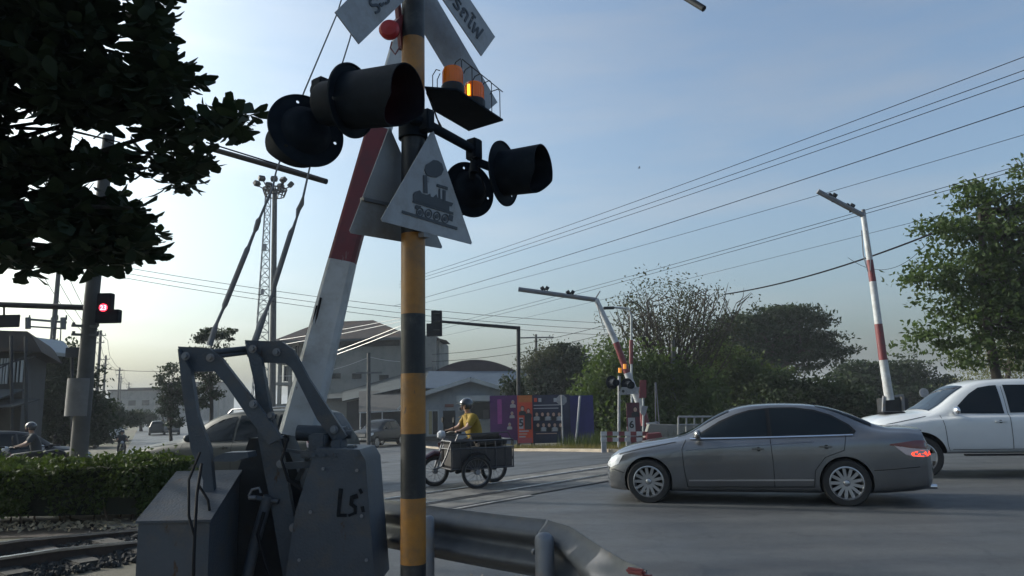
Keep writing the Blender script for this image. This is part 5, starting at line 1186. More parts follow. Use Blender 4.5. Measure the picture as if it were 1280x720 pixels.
lps = thing("leaning_stake", "pale leaning stake in front of the blue banner", "post", (P(720, 552, 30.6).x, 30.6, gz(2, 30.6))); MB().cyl(P(720, 553, 30.6), P(725, 495, 30.8), .045, n=8).build("stake", SIGNW, lps, world=True)
# ------------------------------------------------------------------ far gates
def fargate(lab, Y, segs, boom, lamps, base_px, hw_=.13):
    bpt = P(*base_px, Y); o = thing("barrier_gate", lab, "barrier gate", (bpt.x, Y, gz(bpt.x, Y)))
    for (a, b_, wa, wb_, m) in segs:
        mb = MB(); mb.tube([P(*a, Y), P(*b_, Y)], [wa*Y/FPX/2, wb_*Y/FPX/2], 10); mb.build("arm_red_section" if m is GATR else "arm_white_section", m, o, world=True)
    if boom:
        mb = MB(); mb.tube([P(*boom[0], Y), P(*boom[1], Y)], [boom[2]*Y/FPX/2]*2, 8); mb.build("folded_boom", GALP, o, world=True)
    for (x, y) in lamps:
        c = P(x, y, Y); mb = MB(); mb.cyl(c-Vector((.14, 0, .02)), c+Vector((-.03, 0, .05)), .075, n=12); mb.cyl(c+Vector((.03, 0, .05)), c+Vector((.14, 0, -.02)), .075, n=12); mb.cyl(c, c-UZ*.2, .03, n=6); mb.build("arm_lamp", GRD, o, world=True)
    return o
o = fargate("raised barrier arm folded flat to the left in front of the sparse trees", 27, [((812, 553), (803, 515), 12, 10, GATR), ((803, 515), (784, 466), 9, 8.5, GATW), ((784, 466), (770, 428), 8.5, 8, GATR), ((770, 428), (745, 374), 8, 6.5, GATW)], ((746, 375), (648, 361.5), 6), ((681, 361), (713, 366)), (808, 548))
mb = MB(); mb.cyl(P(744, 374, 27), P(750, 364, 27), .025, n=6); mb.tube([P(746, 378, 26.9), P(750, 395, 26.9), P(756, 415, 26.9)], .015, 5); mb.build("fold_lever", GALP, o, world=True)
MB().box(P(808, 548, 27.2), (1.3, .7, .9), bev=.03).build("machine_box", GRY, o, world=True)
mb = MB(); mb.beam(P(815, 552, 26.8), P(822, 528, 26.8), .07, .07); mb.beam(P(832, 552, 26.8), P(822, 528, 26.8), .07, .07); mb.beam(P(822, 528, 26.8), P(808, 530, 26.8), .07, .07); mb.build("counterweight_frame", GATW, o, world=True)
mb = MB(); mb.cyl(P(820, 555, 27), P(819, 478, 27), .02, n=6); mb.cyl(P(826, 555, 27), P(820, 478, 27), .02, n=6); mb.build("stay_rod", GALP, o, world=True)
o = fargate("tall raised red and white barrier arm behind the white pickup", 23, [((1112, 500), (1104, 450), 11, 10, GATW), ((1104, 450), (1098, 405), 10, 9.5, GATR), ((1098, 405), (1091, 352), 9, 8.5, GATW), ((1091, 352), (1087, 325), 8.5, 8, GATR), ((1087, 325), (1079, 268), 7.5, 6.5, GATW)], ((1080, 270), (1022, 239), 7), ((1040, 245), (1062, 258)), (1112, 520))
mb = MB(); mb.tube([P(1077, 288, 22.9), P(1079, 318, 22.9), P(1085, 340, 22.9)], .018, 5); mb.tube([P(1083, 288, 22.9), P(1088, 318, 22.9), P(1088, 338, 22.9)], .018, 5); mb.cyl(P(1080, 268, 23), P(1079, 262, 23), .06, n=8); mb.build("fold_lever", GALP, o, world=True)
mb = MB()
for x in (1103, 1131): mb.beam(P(x, 540, 23), P(x+(2 if x < 1110 else -3), 495, 23), .08, .07)
mb.beam(P(1104, 497, 23), P(1129, 494, 23), .06, .06); mb.build("counterweight_frame", GALP, o, world=True)
MB().box(P(1117, 520, 23.3), (.75, .5, 1.1), bev=.03).build("machine_box", GRD, o, world=True)
# folded near gate boom (seen through the signals)
nb = thing("folded_boom", "thin dark bar poking out from behind the near tree leaves", "bar", P(320, 203, 11)); MB().cyl(P(200, 168, 11), P(408, 227, 10), .04, .04, n=10).build("bar", GRD, nb, world=True); MB().cyl(P(258, 178, 11), P(400, 222, 10.4), .012, n=5).build("wire", WIRE, nb, world=True)
n2 = thing("boom_tip", "dark tip of an overhead boom at the top edge", "bar", P(870, 0, 10)); MB().cyl(P(800, -38, 10.6), P(880, 11, 10), .05, .045, n=10).build("bar", GRD, n2, world=True)
# second signal post by the far gate
fp = thing("crossing_post", "far crossing post with dark flashers and a lit amber lamp beside the folded gate", "signalpost" if False else "signpost", (P(773, 555, 26).x, 26, gz(3, 26)))
MB().cyl((P(773, 555, 26).x, 26, gz(3, 26)-.1), P(774, 470, 26), .05, n=10).build("post", SIGNW, fp, world=True)
for x, y in ((765, 478), (784, 481)):
    c = P(x, y, 25.9); MB().disc(c, (.3, -1, 0), .23, .02, 20).build("backing_disc", SBK, fp, world=True); MB().cyl(c, c+Vector((.1, -.3, -.02)), .13, n=14).build("hood", SBK, fp, world=True)
MB().beam(P(758, 477, 26), P(790, 482, 26), .05, .05).build("crossarm", SBK, fp, world=True)
for x, y in ((775, 466), (781, 461)): MB().cyl(P(x, y, 25.8), P(x, y-6, 25.8), .055, n=12).build("amber_lamp", mat("amber_small", (.8, .3, .03), .3, var=0, emit=(1, .35, .03), estr=.2), fp, world=True)
a = [P(773, 494, 25.7), P(797, 492, 25.7), P(800, 484, 25.7), P(777, 484, 25.7)]
bs = thing("white_board", "small tilted white board on the far crossing post", "sign", a[0]); MB().prism(a, (0, .02, 0)).build("panel", SIGNW, bs, world=True)
MB().disc(P(779, 489, 25.66), (0, 1, 0), .05, .01, 12).build("hole", INK, bs, world=True); MB().cyl(P(785, 490, 25.75), P(774, 488, 25.98), .02, n=6).build("bracket", SBK, bs, world=True)
p6 = panel("number_poster", "small poster with the number 6 in a white square by the far crossing", "poster", 785, 503, 799, 556, 26.3, mat("poster_maroon", (.08, .02, .035), .6, var=.2))
pr(p6, 785.5, 522, 793.5, 540, 26.3, PWHT, "number_box"); text_mesh("6", .34, frame(P(789.5, 531, 26.26), (1, 0, 0), (0, 0, 1)), INK, "number", p6, bold=.03)
for i, y in enumerate((543, 547.5)): pr(p6, 786, y, 798, y+2.4, 26.3, PWHT, "text_line")
portrait(p6, 794, 512, 5.5, 26.25, INK, INK); 
rs = thing("red_sign", "red rectangular sign among the far crossing equipment", "sign", (P(803, 555, 26.6).x, 26.6, gz(4, 26))); a = [P(799, 498, 26.6), P(808, 497, 26.6), P(808, 475, 26.6), P(800, 475, 26.6)]; MB().prism(a, (0, .03, 0)).build("panel", GATR, rs, world=True); MB().cyl((P(804, 555, 26.65).x, 26.65, gz(4, 26)), P(804, 476, 26.65), .035, n=8).build("post", WFR, rs, world=True)
MB().prism([P(801, 517, 26.5), P(806, 520, 26.5), P(810, 508, 26.5), P(802, 507, 26.5)], (0, .02, 0)).build("white_flap", SIGNW, rs, world=True)
# red and white rail
rw = thing("striped_guardrail", "short red and white striped guardrail at the far road edge", "guardrail", (P(780, 562, 24.6).x, 24.6, gz(3, 24.6)))
for j, (ya, yb) in enumerate(((542, 542.5), (549.5, 550))):
    for i in range(8):
        xa, xb = 751+i*7.4, 751+(i+1)*7.4; mb = MB(); mb.beam(P(xa, ya, 24.6), P(xb, ya, 24.6), .06, .13); mb.build("rail_red_section" if i % 2 else "rail_white_section", GATR if i % 2 else GATW, rw, world=True)
for x in (755, 786): p = P(x, 562, 24.7); MB().box((p.x, 24.7, (P(x, 545, 24.7).z+p.z-.3)/2), (.16, .12, P(x, 545, 24.7).z-p.z+.3)).build("post", SIGNW, rw, world=True)
rb = thing("red_barrier", "red plastic barrier block at the right end of the striped guardrail", "barrier", (P(817, 560, 24.4).x, 24.4, gz(3, 24.6)))
a = [P(808, 566, 24.4), P(836, 566, 24.4), P(826, 541, 24.4), P(809, 542, 24.4)]; MB().prism(a, (0, .4, 0)).build("block", GATR, rb, world=True); MB().box(P(817, 562, 24.36), (.5, .03, .12)).build("white_stripe", GATW, rb, world=True)
cw = thing("concrete_block", "low grey concrete wall behind the red barrier block", "wall", (P(850, 550, 25.6).x, 25.6, gz(5, 25)))
mb = MB(); mb.prism([P(800, 570, 25.6), P(905, 570, 25.6), P(900, 534, 25.6), P(845, 531, 25.6), P(812, 530, 25.6)], (0, .5, 0)); mb.build("block", WALLG, cw, world=True)
RAILM = mat("railing_grey", (.22, .23, .23), .6, var=.15)
rl_ = thing("white_railing", "white tubular railing seen above the sedan bonnet", "railing", (P(870, 545, 25).x, 25, gz(6, 25)))
mb = MB()
for x in (848, 858, 868, 878, 888): mb.cyl(P(x, 560, 25), P(x, 521, 25), .03, n=8)
mb.cyl(P(848, 521, 25), P(893, 521, 25), .035, n=8); mb.cyl(P(848, 531, 25), P(893, 531, 25), .03, n=8); mb.cyl(P(848, 542, 25), P(893, 542, 25), .03, n=8); mb.build("tubes", RAILM, rl_, world=True)
# street lamp among the trees
sl_ = thing("street_lamp", "thin street lamp reaching left behind the folded gate", "street lamp", (P(789, 540, 33).x, 33, -.5)); MB().tube([Vector((P(789, 540, 33).x, 33, -.8)), P(789, 395, 33), P(786, 386, 33), P(764, 384, 33)], .05, 8).build("lamp_post", WFR, sl_, world=True)
MB().box(P(761, 385, 33), (.5, .2, .12), bev=.03).build("lamp_head", GRD, sl_, world=True); MB().cyl(P(789, 455, 33), P(789, 425, 33), .09, n=8).build("red_band", GATR, sl_, world=True)
rsg = thing("round_sign", "small grey round sign above the white pickup bonnet", "road sign", (P(1155, 495, 21).x, 21, 0)); MB().disc(P(1155, 491, 21), (0, 1, 0), .13, .015, 20).build("sign_panel", SIGNW, rsg, world=True); MB().cyl((P(1155, 495, 21.05).x, 21.05, 0), P(1155, 486, 21.05), .02, n=6).build("post", GRD, rsg, world=True)
brd = thing("bird", "tiny dark bird flying in the clear sky", "bird", P(799, 210, 60))
mb = MB(); c = P(799, 210, 60); mb.tube([c-Vector((.12, 0, 0)), c, c+Vector((.1, 0, .02))], [.012, .045, .02], 8); mb.prism([c, c+Vector((.05, .25, .08)), c+Vector((-.06, .2, .06))], (0, 0, .008)); mb.prism([c, c+Vector((.05, -.25, .08)), c+Vector((-.06, -.2, .06))], (0, 0, .008)); mb.build("bird_body", INK, brd, world=True)
# ------------------------------------------------------------------ trees
BARK = mat("bark", (.075, .06, .048), .95, var=.35, scale=5, bump=.6, bscale=15); BARKD = mat("bark_dark", (.045, .038, .032), .95, var=.3, scale=5, bump=.5)
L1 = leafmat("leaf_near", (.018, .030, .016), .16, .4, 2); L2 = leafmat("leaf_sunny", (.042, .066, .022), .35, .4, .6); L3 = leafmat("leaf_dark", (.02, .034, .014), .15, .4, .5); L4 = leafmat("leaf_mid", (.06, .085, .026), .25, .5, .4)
L5 = leafmat("leaf_sparse", (.04, .045, .02), .2, .4, .6); L6 = leafmat("leaf_bamboo", (.06, .088, .032), .3, .5, .5); L7 = leafmat("leaf_far", (.022, .035, .018), .15, .4, .4)
# near big-leaved tree, trunk out of the picture at left
nt = thing("broadleaf_tree", "dark big-leaved tree overhanging the upper left corner", "tree", (-11.5, 8.2, 0))
blobs = [(10, -60, 150), (60, 50, 128), (150, 85, 66), (205, 125, 48), (255, 158, 36), (292, 152, 22), (140, 110, 80), (160, 40, 42), (175, 0, 34), (150, -60, 80), (-20, 120, 130), (35, 262, 78), (110, 285, 58), (165, 292, 34), (130, 235, 40), (195, 202, 36), (232, 207, 24), (75, 215, 66), (-60, 250, 90), (165, 312, 22), (-90, 60, 150), (90, 170, 70)]
def lightgap(q):  # crown carved open so sun reaches the earth by the guardrail
    hx, hy = q.x+.94*q.z/.466, q.y-.34*q.z/.466
    return (hx+.4)**2+(hy-5.0)**2 < 1.7
C_ = []; 
for (x, y, r) in blobs:
    n = int(1.05*r*r/41)
    for _ in range(n):
        a = random.random()*6.283; q = r*math.sqrt(random.random()); px, py = x+q*math.cos(a), y+q*math.sin(a)
        # a few ragged gaps of bright sky
        if any((px-gx)**2+((py-gy)*ky)**2 < (gr+18)**2 for gx, gy, gr, ky in ((36, 153, 13, 1), (82, 168, 13, 1.4), (118, 174, 14, 1.6), (156, 172, 12, 1), (150, 58, 12, 1), (110, 232, 14, 1.3), (165, 178, 8, 1), (157, 4, 9, 1), (20, 100, 3, 1), (100, 60, 2, 1), (205, 150, 4, 2), (60, 300, 2, 1), (240, 130, 2, 1), (128, 120, 1, 1), (40, 232, 7, 1), (175, 232, 16, 1.6), (262, 176, 12, 2))): continue
        q_ = P(px, py, random.uniform(6.6, 9.0))
        if lightgap(q_): continue
        C_.append(q_)
nC = len(C_)
for bc, br, bn in (((-11.5, 8.5, 8.0), (3.6, 3.8, 3.4), 1100), ((-9.5, 4.2, 7.2), (3.4, 3.6, 2.6), 650), ((-6.0, 1.0, 8.2), (3.6, 3.2, 1.8), 350), ((-8.6, 6.4, 7.3), (2.3, 2.6, 2.2), 800)):  # unseen crown masses added outside the frame to shade the gate and signals
    for _ in range(bn):
        v = Vector(rnd(1)[0])*random.random()**.4; q = Vector((bc[0]+v.x*br[0], bc[1]+v.y*br[1], bc[2]+v.z*br[2])); dd = q-Vector((0, 0, EYE)); ww = dd.dot(fw)
        if ww > .3 and -45 < 640+FPX*dd.dot(cr)/ww and -60 < 360-FPX*dd.dot(cu)/ww: continue
        if not lightgap(q): C_.append(q)
C_ = np.array([tuple(c) for c in C_]); per = 8; ctr = np.repeat(C_, per, 0); n = len(ctr); ang = rng.random(n)*6.283; el = rng.normal(-.1, .45, n)
D = np.stack([np.cos(ang)*np.cos(el), np.sin(ang)*np.cos(el), np.sin(el)], 1); ln = .12+.14*rng.random(n)
side = np.cross(D, np.array([0, 0, 1.]))+rng.normal(size=(n, 3))*.35
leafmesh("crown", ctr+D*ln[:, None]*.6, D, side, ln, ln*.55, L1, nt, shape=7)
cs = [tuple(c) for c in C_[:nC]]; mb = limb_mesh((-11.5, 8.2, -.1), (-9.2, 8.0, 5.2), cs, .26, 40, 3)
for (a_, b2, Yt_) in (((150, 150), (262, 172), 8.2), ((120, 190), (240, 205), 7.8), ((60, 230), (200, 290), 7.6), ((120, 60), (240, 100), 8.0), ((180, 165), (312, 146), 8.1), ((20, 160), (150, 178), 8.0), ((70, 90), (195, 20), 8.3)):
    p, q = P(*a_, Yt_), P(*b2, Yt_-.2); m_ = p.lerp(q, .5)+Vector((0, 0, .06)); mb.tube([p, m_, q], [.022, .016, .007], 6)
    for k in range(7):
        u_ = p.lerp(q, .2+.11*k); mb.tube([u_, u_+Vector((random.uniform(.02, .2), random.uniform(-.1, .1), random.uniform(-.2, .2)))], [.008, .004], 5); mb.build("trunk", BARKD, nt, world=True)
# right tree
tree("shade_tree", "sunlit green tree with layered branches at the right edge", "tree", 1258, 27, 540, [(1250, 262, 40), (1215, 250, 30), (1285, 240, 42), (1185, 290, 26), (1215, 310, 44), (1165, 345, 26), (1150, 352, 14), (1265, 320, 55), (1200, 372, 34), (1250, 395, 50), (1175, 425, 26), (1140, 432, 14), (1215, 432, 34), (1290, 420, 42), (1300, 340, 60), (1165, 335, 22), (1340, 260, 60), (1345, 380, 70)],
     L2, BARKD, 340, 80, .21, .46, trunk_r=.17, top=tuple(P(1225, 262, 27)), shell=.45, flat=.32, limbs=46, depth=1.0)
tree("background_tree", "hazy pale tree low behind the trunk of the right tree", "tree", 1262, 46, 540, [(1262, 440, 34), (1240, 458, 24), (1295, 450, 34), (1230, 478, 22)], leafmat("leaf_pale", (.12, .13, .06), .3, .3, .6), BARK, 110, 60, .16, .9, trunk_r=.2, shell=.2)
# sparse tree in the middle
o = tree("sparse_tree", "sparse nearly leafless tree with fine upright branches behind the folded gate", "tree", 838, 38, 560, [(825, 385, 40), (780, 405, 32), (870, 400, 42), (848, 370, 24), (800, 372, 20), (905, 390, 28), (835, 430, 50), (775, 445, 26), (880, 440, 40), (935, 380, 10)], L5, BARKD, 300, 22, .15, .42, trunk_r=.16, shell=.5, limbs=5, flat=1)
br = MB(); rb = random.Random(4); b0 = P(838, 500, 38)
for i in range(60):
    x = 770+rb.random()*155; y = 346+30*abs((x-848)/75)**1.5+rb.random()*40; e = P(x, y, 38+rb.uniform(-2.5, 2.5)); s0 = P(838+(x-838)*.15, 505-rb.random()*40, 38)
    m1 = s0.lerp(e, .45)+Vector((rb.uniform(-.5, .5), rb.uniform(-.3, .3), -.4)); br.tube([s0, s0.lerp(m1, .6), m1, m1.lerp(e, .5)+Vector((rb.uniform(-.2, .2), 0, 0)), e], [.07, .055, .045, .032, .014], 5)
    for k in range(4):
        q = m1.lerp(e, rb.random()); q2 = q+Vector((rb.uniform(-1, 1), rb.uniform(-.6, .6), rb.uniform(.2, 1.1))); br.tube([q, q.lerp(q2, .5)+Vector((rb.uniform(-.1, .1), 0, 0)), q2], [.026, .02, .009], 4)
br.build("branches", BARKD, o, world=True)
# umbrella rain tree
tree("rain_tree", "large dark umbrella-shaped tree rising behind the hedge trees", "tree", 985, 62, 560, [(925, 420, 28), (965, 400, 20), (990, 398, 20), (1010, 412, 24), (1035, 432, 20), (960, 432, 34), (1005, 440, 26), (1048, 444, 12), (905, 432, 24), (940, 404, 18)], L3, BARKD, 300, 80, .32, .7, trunk_r=.5, shell=.35, flat=.22, limbs=30, depth=1.2)
tree("background_tree", "broad dark tree behind the tall raised barrier arm", "tree", 1125, 70, 550, [(1085, 480, 30), (1120, 470, 24), (1150, 480, 24), (1175, 488, 18), (1060, 470, 20), (1130, 500, 44), (1080, 510, 40), (1185, 505, 22)], L3, BARKD, 340, 80, .38, .6, trunk_r=.4, shell=.3, flat=.5)
tree("bushy_tree", "wide olive green bushy tree between the sparse tree and the rain tree", "tree", 930, 44, 560, [(900, 450, 24), (940, 468, 22), (880, 475, 36), (930, 505, 48), (985, 485, 26), (1020, 520, 34), (870, 520, 40), (1050, 530, 26), (915, 470, 30)], L4, BARK, 380, 80, .26, .45, trunk_r=.25, shell=.5, flat=.7)
tree("bushy_tree", "dense dark green tree directly above the sedan roof", "tree", 1010, 40, 560, [(985, 500, 36), (1030, 500, 34), (1060, 515, 34), (960, 530, 30), (1010, 530, 44), (1080, 535, 30)], L3, BARKD, 240, 80, .26, .42, trunk_r=.2, shell=.4)
tree("bushy_tree", "feathery pale green bamboo-like tree behind the striped rail", "tree", 775, 36, 560, [(770, 455, 26), (755, 480, 30), (800, 470, 32), (740, 510, 30), (780, 505, 38), (830, 490, 40), (850, 520, 40), (745, 535, 22), (820, 535, 34), (870, 500, 30), (728, 495, 12)], L6, BARK, 330, 85, .22, .38, trunk_r=.14, shell=.45, flat=1.2)
tree("round_tree", "round dark tree between the signal post and the far crossing", "tree", 705, 58, 555, [(700, 460, 30), (685, 478, 28), (722, 470, 24), (735, 490, 24), (705, 495, 34), (670, 495, 18), (745, 500, 18), (715, 448, 16)], L7, BARKD, 280, 85, .34, .45, trunk_r=.3, shell=.4)
tree("thin_tree", "thin airy tree just right of the signal post", "tree", 676, 57, 555, [(668, 450, 16), (682, 440, 14), (664, 470, 14), (690, 455, 12), (655, 460, 8)], L5, BARKD, 60, 40, .2, .5, trunk_r=.12, shell=.3)
tree("palm_bush", "dark bushy plant at the right corner of the gable house roof", "shrub", 640, 44, 550, [(641, 478, 10), (638, 488, 9), (646, 492, 9)], L7, BARKD, 30, 40, .2, .3, trunk_r=.06)
# left side trees
tree("street_tree", "dense dark street tree behind the leaning pole", "tree", 80, 44, 555, [(75, 462, 30), (98, 476, 18), (60, 490, 34), (92, 506, 26), (112, 510, 14), (40, 510, 30), (110, 530, 28), (60, 530, 34), (88, 445, 12)], L3, BARKD, 300, 80, .28, .42, trunk_r=.25, shell=.35)
tree("street_tree", "row of dark street trees shrinking towards the end of the left road", "tree", 140, 66, 548, [(122, 506, 12), (140, 514, 9), (136, 522, 12), (152, 521, 8), (122, 520, 14), (165, 522, 8)], L7, BARKD, 200, 60, .3, .3, trunk_r=.2, shell=.3)
tree("street_tree", "small far street tree near the end of the pole row", "tree", 176, 105, 545, [(176, 520, 9), (168, 524, 8), (186, 524, 8)], L7, BARKD, 60, 50, .35, .4, trunk_r=.2, shell=.3)
for (x, Y, lab, bl, sd) in ((215, 52, "slender small tree with tiered tufts on the left road", [(215, 462, 9), (206, 475, 9), (222, 478, 10), (212, 490, 12), (222, 500, 12), (204, 500, 10), (214, 515, 14), (200, 486, 6), (228, 490, 7), (216, 530, 10)], 3),
        (264, 44, "tall slender tree with tufts of leaves seen through the gate frame", [(262, 415, 13), (250, 422, 12), (280, 420, 12), (292, 415, 6), (245, 440, 8), (262, 445, 14), (275, 455, 10), (245, 465, 12), (262, 475, 12), (285, 440, 9), (240, 485, 12), (268, 495, 12), (250, 500, 14)], 5)):
    tree("tiered_tree", lab, "tree", x, Y, 560, bl, L7, BARKD, 90, 42, .22, .26, trunk_r=.12, shell=.1, flat=.45, limbs=26, seed=sd, zflat=.7)
# ------------------------------------------------------------------ motorcycles and people
def ring(c, r, t, ax, n=28, mi=0):
    ax = Vector(ax).normalized(); x = ax.orthogonal().normalized(); y = ax.cross(x); return [Vector(c)+x*r*math.cos(2*math.pi*k/n)+y*r*math.sin(2*math.pi*k/n) for k in range(n+1)]
def spoked(par, x, y, r=.285, w=.07):
    M = Matrix.Translation((x, y, r)) @ Matrix.Rotation(R(90), 4, 'X')
    CH2 = mat("dull_chrome", (.22, .22, .23), .35, .8, .1)
    h = MB().lathe([(.0, -.06), (.045, -.06), (.05, 0), (.045, .06), (0, .06)], 12, M).build("wheel", GALP, par)
    prof = [(r-w+w*.5*(1-math.cos(a))*1.0 if False else r-w/2+w/2*math.cos(a), w*.55*math.sin(a)) for a in [2*math.pi*k/10 for k in range(10)]]
    MB().lathe(prof, 36, M, closed=True).build("tyre", RUB, h)
    mb = MB(); mb.lathe([(r-w+.004, -.02), (r-w-.012, 0), (r-w+.004, .02)], 36, M)
    for k in range(18):
        a = 2*math.pi*k/18; b = a+(.25 if k % 2 else -.25); mb.cyl(M @ Vector((math.cos(b)*.045, math.sin(b)*.045, .03 if k % 2 else -.03)), M @ Vector((math.cos(a)*(r-w), math.sin(a)*(r-w), 0)), .003, n=4, caps=False)
    mb.build("rim", CH2, h)
def motorcycle(lab, loc, rz, paint, group=None):
    o = thing("motorcycle", lab, "motorcycle", loc, rz, group)
    spoked(o, .61, 0); spoked(o, -.61, 0)
    mb = MB()
    for s in (-1, 1): mb.cyl((.61, s*.075, .285), (.40, s*.06, .90), .022, n=10)
    mb.build("fork", GALP, o)
    mb = MB(); mb.tube([(.42, 0, .82), (.30, 0, .62), (.12, 0, .42), (-.15, 0, .36), (-.32, 0, .5)], [.04, .07, .05, .045, .04], 10); mb.tube([(-.10, 0, .42), (-.35, .08, .33), (-.62, .09, .285)], .022, 8); mb.tube([(-.10, 0, .42), (-.35, -.08, .33), (-.62, -.09, .285)], .022, 8); mb.build("frame", BLK, o)
    mb = MB(); mb.box((.02, 0, .33), (.34, .2, .2), bev=.05); mb.cyl((.1, 0, .33), (.22, 0, .36), .085, n=14); mb.build("engine", GRD, o)
    MB().tube([(.12, -.1, .26), (-.1, -.14, .22), (-.35, -.15, .27), (-.72, -.16, .36)], [.02, .022, .045, .05], 10).build("exhaust", CHR, o)
    for s in (-1, 1): MB().prism([(.50, s*.16, .80), (.36, s*.20, .36), (.22, s*.18, .28), (.20, s*.14, .60), (.36, s*.06, .88)], (0, s*.015, 0)).build("leg_shield", paint, o)
    MB().tube([(.10, 0, .60), (-.1, 0, .74), (-.45, 0, .76), (-.72, 0, .80), (-.88, 0, .78)], [.05, .11, .13, .12, .05], 12).build("seat", BLK, o)
    MB().tube([(-.05, 0, .56), (-.4, 0, .60), (-.75, 0, .66), (-.92, 0, .64)], [.09, .12, .09, .03], 12).build("tail_body", paint, o)
    MB().tube([(-.60, 0, .62), (-.85, 0, .60), (-1.0, 0, .44)], [.07, .07, .05], 8).build("rear_fender", BLK, o)
    mb = MB(); mb.tube([(.45, 0, .60), (.62, 0, .62), (.85, 0, .52)], [.05, .06, .04], 8); mb.build("front_fender", paint, o)
    hb = MB(); hb.tube([(.22, -.34, 1.00), (.36, -.2, 1.02), (.40, 0, .98), (.36, .2, 1.02), (.22, .34, 1.00)], .016, 8)
    for s in (-1, 1): hb.cyl((.20, s*.36, 1.0), (.30, s*.26, 1.01), .022, n=8)
    hb.build("handlebar", BLK, o)
    MB().lathe([(0, .06), (.05, .05), (.085, .0), (.07, -.08), (0, -.12)], 16, Matrix.Translation((.50, 0, .96)) @ Matrix.Rotation(R(90), 4, 'Y')).build("headlight", HLG, o)
    for s in (-1, 1): mm = MB(); mm.cyl((.32, s*.24, 1.02), (.34, s*.30, 1.20), .008, n=6); mm.disc((.34, s*.32, 1.24), (1, 0, 0), .055, .02, 14); mm.build("mirror", BLK, o)
    return o
def skin_person(name, lab, joints, edges, radii, root, m_skin, par=None, sub=2):
    me = bpy.data.meshes.new(name); names = list(joints); me.from_pydata([joints[k] for k in names], [(names.index(a), names.index(b)) for a, b in edges], [])
    o = bpy.data.objects.new(name, me); COL.objects.link(o)
    md = o.modifiers.new("s", 'SKIN'); 
    for i, k in enumerate(names):
        sv = me.skin_vertices[0].data[i]; r = radii[k]; sv.radius = r if isinstance(r, tuple) else (r, r); sv.use_root = (k == root)
    s2 = o.modifiers.new("u", 'SUBSURF'); s2.levels = s2.render_levels = sub
    me2 = evaluated(o); bpy.data.objects.remove(o); me2.materials.clear()
    return me2
SKN = mat("skin", (.32, .19, .13), .6, var=.08); YSH = mat("yellow_shirt", (.26, .17, .02), .85, var=.15, scale=6, bump=.4, bscale=12); TRS = mat("dark_trousers", (.03, .035, .05), .85, var=.2, scale=6, bump=.3, bscale=12); HLM = mat("helmet_dark", (.03, .03, .035), .2, var=0, coat=.8)
